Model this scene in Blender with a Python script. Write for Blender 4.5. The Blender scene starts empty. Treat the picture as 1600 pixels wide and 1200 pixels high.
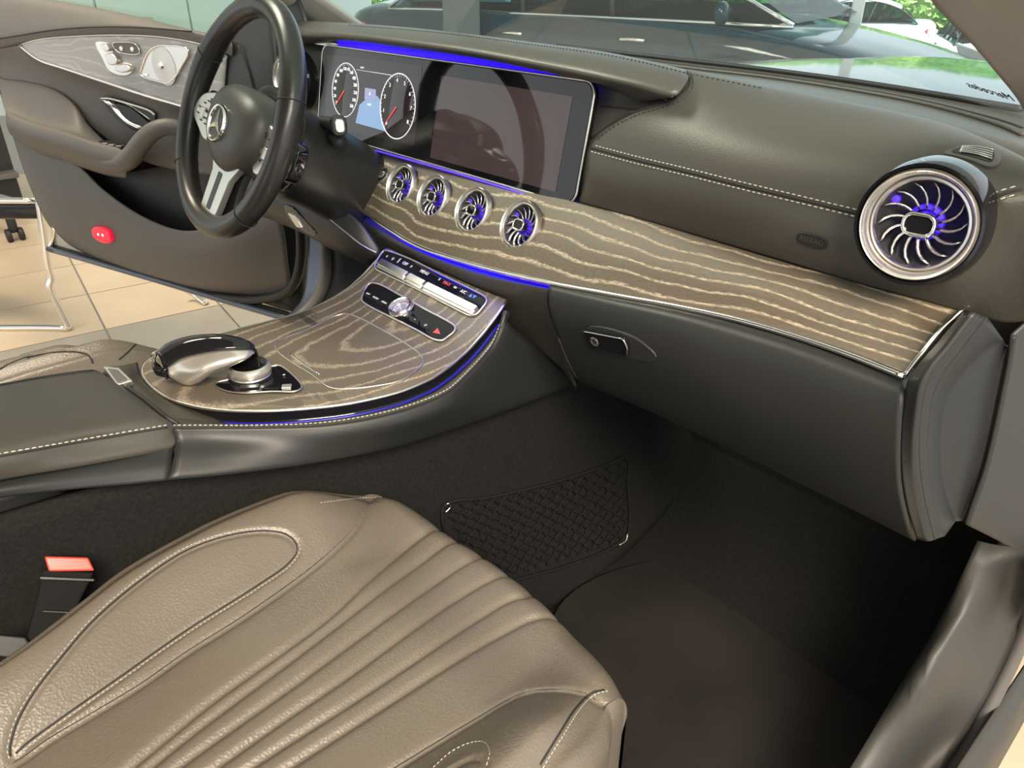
import bpy, bmesh, math, random
from mathutils import Vector as V, Matrix
from mathutils.bvhtree import BVHTree
random.seed(7)
sc = bpy.context.scene
COL = sc.collection
# ---------------------------------------------------------------- camera
CAM = V((.846, -.749, 1.101)); YAW = math.radians(49); PIT = math.radians(28.6); FPX = 1200.0
fw = V((-math.sin(YAW)*math.cos(PIT), math.cos(YAW)*math.cos(PIT), -math.sin(PIT)))
rt = V((math.cos(YAW), math.sin(YAW), 0)); up = rt.cross(fw)
cd = bpy.data.cameras.new('camera'); cd.sensor_width = 36; cd.lens = FPX/1600*36; cd.clip_start = .01; cd.clip_end = 200
co = bpy.data.objects.new('camera', cd); COL.objects.link(co)
co.matrix_world = Matrix(((rt.x, up.x, -fw.x, CAM.x), (rt.y, up.y, -fw.y, CAM.y), (rt.z, up.z, -fw.z, CAM.z), (0, 0, 0, 1)))
sc.camera = co
# ---------------------------------------------------------------- world, lights, exposure
w = bpy.data.worlds.new('world'); sc.world = w; w.use_nodes = True
bg = w.node_tree.nodes['Background']; bg.inputs[0].default_value = (.93, .98, 1, 1); bg.inputs[1].default_value = 1.1
vs = sc.view_settings; vs.view_transform = 'Standard'; vs.look = 'None'; vs.exposure = 0.4; vs.gamma = 1; vs.use_curve_mapping = False
def area(name, loc, target, sx, sy, power, col):
    l = bpy.data.lights.new(name, 'AREA'); l.shape = 'RECTANGLE'; l.size = sx; l.size_y = sy; l.energy = power; l.color = col
    o = bpy.data.objects.new(name, l); COL.objects.link(o); o.location = loc
    o.rotation_euler = (V(target)-V(loc)).to_track_quat('-Z', 'Y').to_euler(); return o
area('showroom_ceiling_light', (2.6, -1.6, 3.1), (.3, -.4, .5), 1.6, 1.6, 290, (1, .85, .67))
area('showroom_ceiling_light', (-1.95, -.6, 3.25), (-2.5, -.3, 0), 1.1, 1.1, 90, (1, .84, .64))
sl = bpy.data.lights.new('sun', 'SUN'); sl.energy = 9; sl.angle = math.radians(1); sl.color = (1, .97, .92)
so = bpy.data.objects.new('sun', sl); COL.objects.link(so); so.rotation_euler = V((-.25, .55, -.8)).to_track_quat('-Z', 'Y').to_euler()
# ---------------------------------------------------------------- helpers
GZ = -.15
def ray(px, py): return fw + rt*((px-800)/FPX) - up*((py-600)/FPX)
def at(px, py, x=None, y=None, z=None):
    r = ray(px, py)
    t = (x-CAM.x)/r.x if x is not None else (y-CAM.y)/r.y if y is not None else (z-CAM.z)/r.z
    return CAM + r*t
def onpl(px, py, p0, n):
    r = ray(px, py); return CAM + r*((V(p0)-CAM).dot(n)/r.dot(n))
def ys(l): return [at(a, b, y=c) for a, b, c in l]
def zs(l): return [at(a, b, z=c) for a, b, c in l]
def xs(l): return [at(a, b, x=c) for a, b, c in l]
def cat(pts, n, closed=False, sharp=False):
    pts = [p.copy() if isinstance(p, V) else V(p) for p in pts]; m = len(pts)
    if sharp or m < 3:
        out = []; segs = m if closed else m-1
        L = [(pts[(i+1) % m]-pts[i]).length for i in range(segs)]; T = sum(L)
        for k in range(n):
            s = T*k/(n if closed else n-1); i = 0
            while i < segs-1 and s > L[i]: s -= L[i]; i += 1
            out.append(pts[i].lerp(pts[(i+1) % m], min(1, s/max(L[i], 1e-9))))
        return out
    den = []; segs = m if closed else m-1
    for i in range(segs):
        p1, p2 = pts[i], pts[(i+1) % m]
        p0 = pts[(i-1) % m] if closed or i > 0 else p1*2-p2
        p3 = pts[(i+2) % m] if closed or i+2 < m else p2*2-p1
        d = lambda a, b: max((b-a).length, 1e-6)**.5
        t1 = d(p0, p1); t2 = t1+d(p1, p2); t3 = t2+d(p2, p3)
        for k in range(12):
            t = t1+(t2-t1)*k/12
            a1 = p0*((t1-t)/t1)+p1*(t/t1); a2 = p1*((t2-t)/(t2-t1))+p2*((t-t1)/(t2-t1)); a3 = p2*((t3-t)/(t3-t2))+p3*((t-t2)/(t3-t2))
            b1 = a1*((t2-t)/t2)+a2*(t/t2); b2 = a2*((t3-t)/(t3-t1))+a3*((t-t1)/(t3-t1))
            den.append(b1*((t2-t)/(t2-t1))+b2*((t-t1)/(t2-t1)))
    if not closed: den.append(pts[-1])
    return cat(den, n, closed, True)
def catp(pix, n, closed=False):      # spline in picture space
    return [(p.x, p.y) for p in cat([V((a, b, 0)) for a, b in pix], n, closed)]
def link(o, parent=None):
    COL.objects.link(o)
    if parent is not None: o.parent = parent
    return o
def mesh(name, vs_, fs, mat, parent=None, smooth=True, uv=None, face_cam=False, kind=None):
    me = bpy.data.meshes.new(name); me.from_pydata([tuple(v) for v in vs_], [], fs); me.materials.append(MAT[mat]); me.update()
    if face_cam:
        s = 0
        for p in me.polygons: s += p.area*p.normal.dot(CAM-p.center)
        if s < 0: me.flip_normals()
    if uv:
        ul = me.uv_layers.new(name='uv')
        for lp in me.loops: ul.data[lp.index].uv = uv[lp.vertex_index]
    if smooth:
        me.polygons.foreach_set('use_smooth', [True]*len(me.polygons))
    o = bpy.data.objects.new(name, me); link(o, parent)
    if parent is not None and parent.type == 'EMPTY': o.matrix_parent_inverse = parent.matrix_world.inverted() if False else Matrix.Translation(-parent.location)
    if kind: o['kind'] = kind
    return o
def tag(o, label=None, cat_=None, group=None, kind=None):
    if label: o['label'] = label
    if cat_: o['category'] = cat_
    if group: o['group'] = group
    if kind: o['kind'] = kind
    return o
def thing(name, label, cat_, loc=(0, 0, 0), group=None):
    o = bpy.data.objects.new(name, None); o.location = loc; o.empty_display_size = .05; link(o); return tag(o, label, cat_, group)
def loft(name, rows, nu, nv, mat, parent=None, thick=.004, closed_u=False, sharp_v=False, kind=None, uvs=(1, 1)):
    R = [cat(r, nu, closed_u) for r in rows]
    cols = [cat([r[i] for r in R], nv, False, sharp_v) for i in range(nu)]
    vs_ = [cols[i][j] for j in range(nv) for i in range(nu)]; fs = []
    uv = [(i/(nu-1)*uvs[0], j/(nv-1)*uvs[1]) for j in range(nv) for i in range(nu)]
    for j in range(nv-1):
        for i in range(nu if closed_u else nu-1):
            a = j*nu+i; b = j*nu+(i+1) % nu; fs.append((a, b, b+nu, a+nu))
    o = mesh(name, vs_, fs, mat, parent, True, uv, not closed_u, kind)
    if thick:
        m = o.modifiers.new('thickness', 'SOLIDIFY'); m.thickness = thick; m.offset = -1
    return o
def tube(name, pts, r, mat, parent=None, n=None, closed=False, seg=8, flat=None, sharp=False, kind=None):
    """r: radius or list; flat: (normal, factor) squashes the section along that normal"""
    if n: 
        if not isinstance(r, (int, float)): r = [v.x for v in cat([V((q, 0, 0)) for q in r], n)] if len(r) != n else r
        pts = cat(pts, n, closed, sharp)
    m = len(pts); rr = [r]*m if isinstance(r, (int, float)) else r
    vs_, fs = [], []; prev = None
    for i in range(m):
        t = (pts[(i+1) % m] if closed or i < m-1 else pts[i])-(pts[i-1] if closed or i > 0 else pts[i])
        t = t.normalized() if t.length > 1e-9 else V((1, 0, 0))
        if prev is None:
            a = V((0, 0, 1)) if abs(t.z) < .9 else V((1, 0, 0)); a = (a-t*a.dot(t)).normalized()
        else:
            a = prev-t*prev.dot(t); a = a.normalized() if a.length > 1e-6 else prev
        prev = a; b = t.cross(a)
        for k in range(seg):
            q = 2*math.pi*k/seg; d = a*(math.cos(q)*rr[i])+b*(math.sin(q)*rr[i])
            if flat: d -= V(flat[0])*(d.dot(V(flat[0]))*(1-flat[1]))
            vs_.append(pts[i]+d)
    for i in range(m if closed else m-1):
        for k in range(seg):
            a = i*seg+k; b = i*seg+(k+1) % seg; j = ((i+1) % m)*seg
            fs.append((a, b, j+(k+1) % seg, j+k))
    if not closed:
        fs.append(tuple(range(seg))[::-1]); fs.append(tuple((m-1)*seg+k for k in range(seg)))
    return mesh(name, vs_, fs, mat, parent, True, kind=kind)
def plate(name, outline, n, thick, mat, parent=None, bevel=0, lift=0, uvax=None, seg=2):
    n = V(n).normalized(); o_ = [V(p)+n*lift for p in outline]; m = len(o_)
    vs_ = o_+[p-n*thick for p in o_]
    nn = sum(((o_[i]-o_[0]).cross(o_[(i+1) % m]-o_[0]) for i in range(m)), V())
    if nn.dot(n) < 0: o_ = o_[::-1]; vs_ = o_+[p-n*thick for p in o_]
    fs = [tuple(range(m)), tuple(range(2*m-1, m-1, -1))]+[(i, i+m, (i+1) % m+m, (i+1) % m) for i in range(m)]
    uv = [((p-o_[0]).dot(uvax[0]), (p-o_[0]).dot(uvax[1])) for p in vs_] if uvax else None
    o = mesh(name, vs_, fs, mat, parent, False, uv)
    if bevel:
        b = o.modifiers.new('bevel', 'BEVEL'); b.width = bevel; b.segments = seg; b.limit_method = 'ANGLE'; b.angle_limit = math.radians(50); b.harden_normals = False
        for p in o.data.polygons: p.use_smooth = True
        e = o.modifiers.new('wn', 'WEIGHTED_NORMAL'); e.keep_sharp = False
    return o
def basis(n):
    n = V(n).normalized(); a = V((0, 0, 1)) if abs(n.z) < .9 else V((1, 0, 0))
    u = a.cross(n).normalized(); return u, n.cross(u), n     # u right (seen from outside), v up
def lathe(name, prof, o, n, mat, parent=None, seg=40, ex=1, ey=1, uv=None):
    u, v, n = uv if uv else basis(n); vs_, fs = [], []; m = len(prof)
    for k in range(seg):
        q = 2*math.pi*k/seg
        for r, h in prof: vs_.append(V(o)+u*(math.cos(q)*r*ex)+v*(math.sin(q)*r*ey)+n*h)
    for k in range(seg):
        for i in range(m-1):
            a = k*m+i; b = ((k+1) % seg)*m+i; fs.append((a, b, b+1, a+1))
    if prof[-1][0] > 1e-5 and False: pass
    ob = mesh(name, vs_, fs, mat, parent, True)
    bm = bmesh.new(); bm.from_mesh(ob.data); bmesh.ops.remove_doubles(bm, verts=bm.verts, dist=1e-6); bmesh.ops.recalc_face_normals(bm, faces=bm.faces)
    for e in bm.edges:
        if len(e.link_faces) == 2 and e.calc_face_angle(0) > math.radians(38): e.smooth = False
    bm.to_mesh(ob.data); bm.free(); return ob
def box(name, c, s, mat, parent=None, bevel=.0, ax=None):
    c = V(c); ax = ax or (V((1, 0, 0)), V((0, 1, 0)), V((0, 0, 1)))
    o = [c+ax[0]*(a*s[0]/2)+ax[1]*(b*s[1]/2)+ax[2]*(s[2]/2) for a, b in ((-1, -1), (1, -1), (1, 1), (-1, 1))]
    return plate(name, o, ax[2], s[2], mat, parent, bevel)
def rrect(c, u, v, w_, h, r, k=5):
    out = []
    for sx, sy, a0 in ((1, 1, 0), (-1, 1, 90), (-1, -1, 180), (1, -1, 270)):
        for i in range(k+1):
            a = math.radians(a0+90*i/k)
            out.append(V(c)+u*(sx*(w_/2-r)+r*math.cos(a))+v*(sy*(h/2-r)+r*math.sin(a)))
    return out
def bvh(*objs):
    out = []
    for o in objs:
        me = o.data; out.append(BVHTree.FromPolygons([v.co.copy() for v in me.vertices], [tuple(p.vertices) for p in me.polygons]))
    return out
def hit(trees, px, py):
    best = None; r = ray(px, py).normalized()
    for t in trees:
        h = t.ray_cast(CAM, r)
        if h[0] is not None and (best is None or h[3] < best[2]): best = (h[0], h[1] if h[1].dot(r) < 0 else -h[1], h[3])
    return best
def onsurf(trees, pix, n, lift=0, closed=False):
    out = []
    for a, b in catp(pix, n, closed):
        h = hit(trees, a, b)
        if h: out.append(h[0]+h[1]*lift)
    return out
def stitch(name, pts, parent, r=.0008, ln=.004, gap=.0022, mat='thread', n=400):
    P = cat(pts, n); vs_, fs = [], []; s = 0; L = [0]
    for i in range(1, len(P)): L.append(L[-1]+(P[i]-P[i-1]).length)
    def pt(d):
        for i in range(1, len(L)):
            if L[i] >= d: return P[i-1].lerp(P[i], (d-L[i-1])/max(1e-9, L[i]-L[i-1]))
        return P[-1]
    while s+ln < L[-1]:
        a, b = pt(s), pt(s+ln); t = (b-a).normalized(); q = t.cross(V((0, 0, 1))); q = q.normalized() if q.length > .01 else V((1, 0, 0)); h = t.cross(q); k = len(vs_)
        for e, f in ((a, .5), (a.lerp(b, .3), 1), (a.lerp(b, .7), 1), (b, .5)):
            vs_ += [e+q*(r*f), e+h*(r*f), e-q*(r*f), e-h*(r*f)]
        for j in range(3):
            for m in range(4): fs.append((k+j*4+m, k+j*4+(m+1) % 4, k+j*4+4+(m+1) % 4, k+j*4+4+m))
        fs += [(k, k+1, k+2, k+3), (k+15, k+14, k+13, k+12)]; s += ln+gap
    return mesh(name, vs_, fs, mat, parent, True, kind='stuff')
def text(name, s, o, u, v, size, mat, parent=None, thick=.0003, align='CENTER'):
    c = bpy.data.curves.new(name, 'FONT'); c.body = s; c.size = size; c.align_x = align; c.align_y = 'CENTER'; c.extrude = thick
    t = bpy.data.objects.new(name, c); COL.objects.link(t); n = u.cross(v)
    dg = bpy.context.evaluated_depsgraph_get(); me = bpy.data.meshes.new_from_object(t.evaluated_get(dg)); bpy.data.objects.remove(t)
    o = V(o); me.transform(Matrix(((u.x, v.x, n.x, o.x), (u.y, v.y, n.y, o.y), (u.z, v.z, n.z, o.z), (0, 0, 0, 1))))
    me.materials.clear(); me.materials.append(MAT[mat]); ob = bpy.data.objects.new(name, me); link(ob, parent)
    if parent is not None and parent.type == 'EMPTY': ob.matrix_parent_inverse = Matrix.Translation(-parent.location)
    return ob
# ---------------------------------------------------------------- materials
MAT = {}
def M(name, col, rough=.5, metal=0, bump=None, emit=None, estr=1, coat=0, spec=.5, var=0, varscale=8, trans=0, sheen=0, bscale=400, bdist=.0006):
    m = bpy.data.materials.new(name); m.use_nodes = True; nt = m.node_tree; p = nt.nodes['Principled BSDF']
    c = (*col, 1); p.inputs['Base Color'].default_value = c; p.inputs['Roughness'].default_value = rough; p.inputs['Metallic'].default_value = metal
    p.inputs['Specular IOR Level'].default_value = spec; p.inputs['Coat Weight'].default_value = coat; p.inputs['Coat Roughness'].default_value = .04
    if sheen: p.inputs['Sheen Weight'].default_value = sheen
    if trans: p.inputs['Transmission Weight'].default_value = trans
    if emit: p.inputs['Emission Color'].default_value = (*emit, 1); p.inputs['Emission Strength'].default_value = estr
    tc = nt.nodes.new('ShaderNodeTexCoord')
    if var:
        n = nt.nodes.new('ShaderNodeTexNoise'); n.inputs['Scale'].default_value = varscale; n.inputs['Detail'].default_value = 5; nt.links.new(tc.outputs['Object'], n.inputs['Vector'])
        r = nt.nodes.new('ShaderNodeMapRange'); r.inputs[1].default_value = .3; r.inputs[2].default_value = .7; r.inputs[3].default_value = 1-var; r.inputs[4].default_value = 1+var; nt.links.new(n.outputs[0], r.inputs[0])
        x = nt.nodes.new('ShaderNodeVectorMath'); x.operation = 'SCALE'; x.inputs[0].default_value = col; nt.links.new(r.outputs[0], x.inputs['Scale']); nt.links.new(x.outputs[0], p.inputs['Base Color'])
    if bump:
        if bump == 'leather': t = nt.nodes.new('ShaderNodeTexVoronoi'); t.feature = 'SMOOTH_F1'
        else: t = nt.nodes.new('ShaderNodeTexNoise'); t.inputs['Detail'].default_value = 3
        t.inputs['Scale'].default_value = bscale; nt.links.new(tc.outputs['Object'], t.inputs['Vector'])
        b = nt.nodes.new('ShaderNodeBump'); b.inputs['Strength'].default_value = .5; b.inputs['Distance'].default_value = bdist
        nt.links.new(t.outputs[0], b.inputs['Height']); nt.links.new(b.outputs[0], p.inputs['Normal'])
    MAT[name] = m; return m
def wood(name, sy, dist, nsc, rings=None, base=(.105, .088, .07), line=(.4, .345, .27), jag=.5, rough=.48):
    """open-pore ash: thin pale ragged grain lines on grey brown, mapped on the surface's own uv"""
    m = bpy.data.materials.new(name); m.use_nodes = True; nt = m.node_tree; p = nt.nodes['Principled BSDF']; N = nt.nodes.new; Lk = nt.links.new
    uv = N('ShaderNodeUVMap'); sp = N('ShaderNodeSeparateXYZ'); Lk(uv.outputs[0], sp.inputs[0])
    def noise_(sx_, sy_, det, rg=.5):
        mp = N('ShaderNodeMapping'); mp.inputs['Scale'].default_value = (sx_, sy_, 1); Lk(uv.outputs[0], mp.inputs[0])
        n = N('ShaderNodeTexNoise'); n.inputs['Scale'].default_value = 1; n.inputs['Detail'].default_value = det; n.inputs['Roughness'].default_value = rg; Lk(mp.outputs[0], n.inputs['Vector']); return n.outputs[0]
    def mth(op, a, b=None, c=None):
        q = N('ShaderNodeMath'); q.operation = op
        for i, v_ in enumerate((a, b, c)):
            if v_ is None: continue
            if isinstance(v_, (int, float)): q.inputs[i].default_value = v_
            else: Lk(v_, q.inputs[i])
        return q.outputs[0]
    if rings:
        cx, cy, ax_, ay_ = rings
        mp = N('ShaderNodeMapping'); mp.inputs['Location'].default_value = (-cx*ax_, -cy*ay_, 0); mp.inputs['Scale'].default_value = (ax_, ay_, 1); Lk(uv.outputs[0], mp.inputs[0])
        ln = N('ShaderNodeVectorMath'); ln.operation = 'LENGTH'; Lk(mp.outputs[0], ln.inputs[0]); base_h = ln.outputs['Value']
    else: base_h = mth('MULTIPLY', sp.outputs[1], sy)
    h = mth('MULTIPLY_ADD', noise_(nsc[0], nsc[1], 2), dist, base_h)
    h = mth('MULTIPLY_ADD', noise_(nsc[2], nsc[3], 5, .7), jag, h)
    d = mth('ABSOLUTE', mth('SUBTRACT', mth('FRACT', h), .5))
    g = N('ShaderNodeMapRange'); g.interpolation_type = 'SMOOTHSTEP'; g.inputs[1].default_value = .02; g.inputs[2].default_value = .17; g.inputs[3].default_value = 1; g.inputs[4].default_value = 0; Lk(d, g.inputs[0])
    fm = N('ShaderNodeMapRange'); fm.inputs[1].default_value = .4; fm.inputs[2].default_value = .58; Lk(noise_(nsc[2]*4, nsc[3]*4, 3), fm.inputs[0])
    k = mth('MULTIPLY', g.outputs[0], mth('MULTIPLY_ADD', fm.outputs[0], .7, .3))
    k = mth('MULTIPLY_ADD', fm.outputs[0], .06, k)
    mx = N('ShaderNodeMix'); mx.data_type = 'RGBA'; mx.inputs[6].default_value = (*base, 1); mx.inputs[7].default_value = (*line, 1); Lk(k, mx.inputs[0]); Lk(mx.outputs[2], p.inputs['Base Color'])
    p.inputs['Roughness'].default_value = rough
    b = N('ShaderNodeBump'); b.invert = True; b.inputs['Strength'].default_value = .4; b.inputs['Distance'].default_value = .0006; Lk(k, b.inputs['Height']); Lk(b.outputs[0], p.inputs['Normal'])
    MAT[name] = m
def glass(name, tint, gloss=.12, haze=0):
    m = bpy.data.materials.new(name); m.use_nodes = True; nt = m.node_tree; nt.nodes.remove(nt.nodes['Principled BSDF']); N = nt.nodes.new; o = nt.nodes['Material Output']
    t = N('ShaderNodeBsdfTransparent'); t.inputs[0].default_value = (*tint, 1); g = N('ShaderNodeBsdfGlossy'); g.inputs['Roughness'].default_value = .02; g.inputs[0].default_value = (1, 1, 1, 1)
    lw_ = N('ShaderNodeLayerWeight'); lw_.inputs[0].default_value = .5; pw = N('ShaderNodeMath'); pw.operation = 'POWER'; pw.inputs[1].default_value = 4.5; nt.links.new(lw_.outputs['Facing'], pw.inputs[0]); f = N('ShaderNodeMath'); f.operation = 'MULTIPLY_ADD'; f.inputs[1].default_value = .3; f.inputs[2].default_value = .02; nt.links.new(pw.outputs[0], f.inputs[0]); x = N('ShaderNodeMixShader'); nt.links.new(f.outputs[0], x.inputs[0]); nt.links.new(t.outputs[0], x.inputs[1]); nt.links.new(g.outputs[0], x.inputs[2]); 
    if haze:        # pale veil mixed into the glass to imitate haze in the view
        tr = N('ShaderNodeBsdfTranslucent'); tr.inputs[0].default_value = (.8, .95, 1, 1); y = N('ShaderNodeMixShader'); y.inputs[0].default_value = haze; nt.links.new(x.outputs[0], y.inputs[1]); nt.links.new(tr.outputs[0], y.inputs[2]); x = y
    nt.links.new(x.outputs[0], o.inputs[0]); MAT[name] = m
M('dash_leather', (.064, .059, .05), .4, bump='leather', bscale=700, bdist=.0003, spec=.5)
M('seat_leather', (.14, .12, .096), .38, bump='leather', bscale=430, bdist=.0008, spec=.55)
M('side_plastic', (.0175, .0185, .0185), .45, bump='noise', bscale=900, bdist=.0002)
M('soft_grey', (.11, .103, .097), .55, bump='noise', bscale=900, bdist=.0002)
M('dark_plastic', (.02, .021, .023), .5)
M('wheel_leather', (.022, .02, .018), .3, bump='leather', bscale=900, bdist=.0001, spec=.6)
M('hub_plastic', (.06, .057, .05), .42, bump='noise', bscale=900, bdist=.0001)
M('gloss_black', (.008, .008, .01), .06, coat=.6, spec=.25)
M('chrome', (.86, .84, .8), .12, 1)
M('satin', (.72, .69, .64), .32, 1)
M('silver', (.8, .77, .71), .28, .85)
M('carpet', (.014, .014, .0135), .95, bump='noise', bscale=700, bdist=.002, var=.3, varscale=260, spec=.15)
M('mat_carpet', (.022, .0195, .0185), .95, bump='noise', bscale=600, bdist=.002, var=.25, varscale=6, spec=.15)
M('net', (.012, .013, .014), .8, spec=.2)
M('thread', (.5, .46, .39), .7)
M('dark_thread', (.03, .03, .03), .7)
M('seam', (.02, .019, .017), .7)
M('blue_light', (.02, .01, .3), .4, emit=(.006, .0, 1), estr=5)
M('violet_light', (.1, .05, .5), .4, emit=(.05, .0, 1), estr=.45)
M('red_button', (.75, .06, .04), .35, spec=.5)
M('red_lens', (.7, .01, .03), .15, emit=(1, .0, .04), estr=.7)
M('white_dot', (1, .9, .85), .3, emit=(1, .8, .75), estr=1.2)
M('mark', (.8, .8, .78), .5)
M('mark_red', (.8, .07, .05), .5)
M('mark_blue', (.1, .2, .8), .5)
M('gauge_white', (.7, .7, .7), .5, emit=(.9, .93, 1), estr=.4)
M('gauge_red', (.6, .05, .05), .5, emit=(1, .1, .08), estr=.55)
M('screen_blue', (.05, .12, .25), .05, coat=1, emit=(.22, .42, .75), estr=.42)
M('screen_box', (.1, .1, .2), .05, coat=1, emit=(.35, .38, .75), estr=.4)
M('screen_dark', (.01, .01, .012), .05, coat=1, spec=0, emit=(.4, .22, .22), estr=.04)
M('screen_reflection', (.02, .018, .018), .05, coat=1, spec=0, emit=(.5, .28, .28), estr=.07)  # display is off; reddish glow stands in for the cabin's reflection
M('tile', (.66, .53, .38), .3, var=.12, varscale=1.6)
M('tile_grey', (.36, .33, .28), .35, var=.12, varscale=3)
M('grout', (.2, .16, .12), .8)
M('body_paint', (.003, .028, .045), .1, coat=.2, spec=.3)
M('body_grey', (.10, .115, .15), .25, .5)
M('white_paint', (.85, .88, .88), .25, coat=.5)
M('rubber', (.012, .012, .013), .55)
M('rubber_matte', (.008, .008, .008), .8, spec=.15)
M('cream', (.55, .5, .42), .6)
M('pillar_cloth', (.3, .275, .25), .8, bump='noise', bscale=900, bdist=.0004)
M('wall_paint', (.62, .72, .68), .6)
M('panel_white', (.8, .82, .78), .5)
M('concrete', (.06, .08, .085), .6)
M('asphalt', (.3, .31, .31), .8, var=.15)
M('leaf', (.12, .3, .05), .6, var=.45, varscale=3)
M('leaf_pale', (.25, .42, .1), .6, var=.45, varscale=3)
M('column_plastic', (.018, .0175, .016), .4)
M('sill_plastic', (.045, .043, .039), .5, bump='noise', bscale=900, bdist=.0002)
M('blue_soft', (.01, .01, .1), .3, emit=(.03, .02, 1), estr=.3)
M('screen_glass', (.006, .006, .007), .05, coat=1, spec=0)
M('jamb', (.032, .031, .029), .5)
M('blue_glow', (.02, .01, .3), .4, emit=(.004, .0, 1), estr=28)
M('floor_base', (.32, .31, .3), .35)
M('tail_red', (.6, .03, .04), .2, coat=.5)
M('post', (.7, .75, .74), .4)
glass('windscreen_glass', (.82, .97, 1), haze=.035); glass('door_glass', (.86, .95, .9)); glass('car_glass', (.16, .3, .3)); glass('crystal', (.9, .9, .97))
wood('wood_trim', 27, 4.2, (3.2, 2.2, 32, 60), base=(.088, .068, .048), line=(.42, .35, .26))
wood('wood_console', 1, .9, (9, 9, 120, 70), (-.035, -.07, 46, 13), base=(.105, .087, .067), line=(.32, .27, .2), jag=.55)
wood('wood_door', 16, 5, (4, 3, 25, 25), None, (.33, .33, .34), (.46, .46, .46), jag=.3)
# ================================================================ THE SETTING
def struct(o, label=None, cat_=None):
    o['kind'] = 'structure'
    if label: o['label'] = label
    if cat_: o['category'] = cat_
    return o
# showroom floor with tiles
fl = struct(plate('floor', [V((-9, -6, GZ-.006)), V((3, -6, GZ-.006)), V((3, 4.6, GZ-.006)), V((-9, 4.6, GZ-.006))], (0, 0, 1), .1, 'floor_base'), 'beige tiled showroom floor with dark joints', 'floor')
ta = math.radians(-7); tu = V((math.cos(ta), math.sin(ta), 0)); tv = V((-tu.y, tu.x, 0)); T0 = at(0, 551, z=GZ); TS = .44
tile_me = {}
for mt in ('tile', 'tile_grey'):
    t = box('tile', (0, 0, 0), (TS-.008, TS-.008, .006), mt, None, .0); tile_me[mt] = t.data; bpy.data.objects.remove(t)
for i in range(-8, 9):
    for j in range(-5, 8):
        c = T0+tu*((i-.5)*TS)+tv*((j+.31)*TS)
        if c.x > 1.8 or c.x < -5.4: continue
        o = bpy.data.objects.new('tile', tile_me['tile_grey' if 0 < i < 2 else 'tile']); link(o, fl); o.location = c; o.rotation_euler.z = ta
# showroom wall seen through the driver's window
wl = struct(box('wall_left', (-8.2, .3, 1.3), (.12, 9, 3.2), 'wall_paint'), 'pale green showroom wall beyond the open driver door', 'wall')
for k in range(7):
    y = -2.4+k*.9; box('wall_panel', (-8.12, y, 1.3), (.05, .88, 3.0), 'panel_white' if k in (1, 2) else 'wall_paint', wl, .006)
box('ledge', (-8.0, .4, .62), (.3, 3.4, .05), 'cream', wl, .008)
struct(box('ceiling_showroom', (-2.5, -2, 3.4), (14, 13.2, .1), 'panel_white'), 'white showroom ceiling above the car', 'ceiling')
# outdoor ground
struct(plate('ground', [V((-60, 4.6, -1)), V((25, 4.6, -1)), V((25, 70, -1)), V((-60, 70, -1))], (0, 0, 1), .1, 'asphalt'), 'grey asphalt car park outside the showroom', 'ground')
# cabin floor and tunnel
fr = struct(loft('floor_carpet', [
    [V((.10, -1.3, .14)), V((.4, -1.3, .13)), V((.7, -1.3, .14))],
    [V((.11, -.4, .13)), V((.4, -.4, .12)), V((.69, -.4, .13))],
    [V((.11, .05, .125)), V((.4, .05, .12)), V((.68, .05, .13))],
    [V((.1, .22, .16)), V((.38, .22, .16)), V((.66, .22, .16))],
    [V((.08, .42, .36)), V((.36, .42, .36)), V((.64, .42, .36))],
    [V((.06, .52, .7)), V((.36, .52, .7)), V((.64, .52, .7))]], 30, 50, 'carpet', None, .01), 'black carpet of the passenger footwell', 'carpet')
tn = struct(loft('wall_tunnel', [
    [V((.035, -.9, .62)), V((.055, -.55, .60)), V((.085, -.3, .56)), V((.088, -.1, .53)), V((.08, .08, .52)), V((.03, .3, .5)), V((-.02, .5, .5))],
    [V((.04, -.9, .45)), V((.06, -.55, .45)), V((.09, -.3, .42)), V((.095, -.1, .4)), V((.085, .08, .4)), V((.06, .3, .4)), V((.04, .5, .4))],
    [V((.07, -.9, .28)), V((.08, -.55, .28)), V((.10, -.3, .27)), V((.11, -.1, .26)), V((.1, .08, .26)), V((.1, .3, .3)), V((.08, .5, .3))],
    [V((.13, -.9, .12)), V((.13, -.55, .12)), V((.14, -.3, .12)), V((.15, -.1, .12)), V((.15, .08, .12)), V((.15, .3, .2)), V((.13, .5, .3))]], 50, 24, 'carpet', None, .01), 'black carpeted side of the centre tunnel', 'tunnel')
# floor mat
MATPIX = [(870, 950), (930, 902), (1035, 874), (1130, 882), (1230, 916), (1320, 980), (1372, 1060), (1382, 1140), (1345, 1260), (900, 1260), (850, 1080)]
mp_ = cat([at(a, b, z=.138) for a, b in MATPIX], 60, True)
tag(plate('floor_mat', mp_, (0, 0, 1), .01, 'mat_carpet', None, .003), 'dark brown floor mat on the passenger footwell carpet', 'mat')
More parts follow.
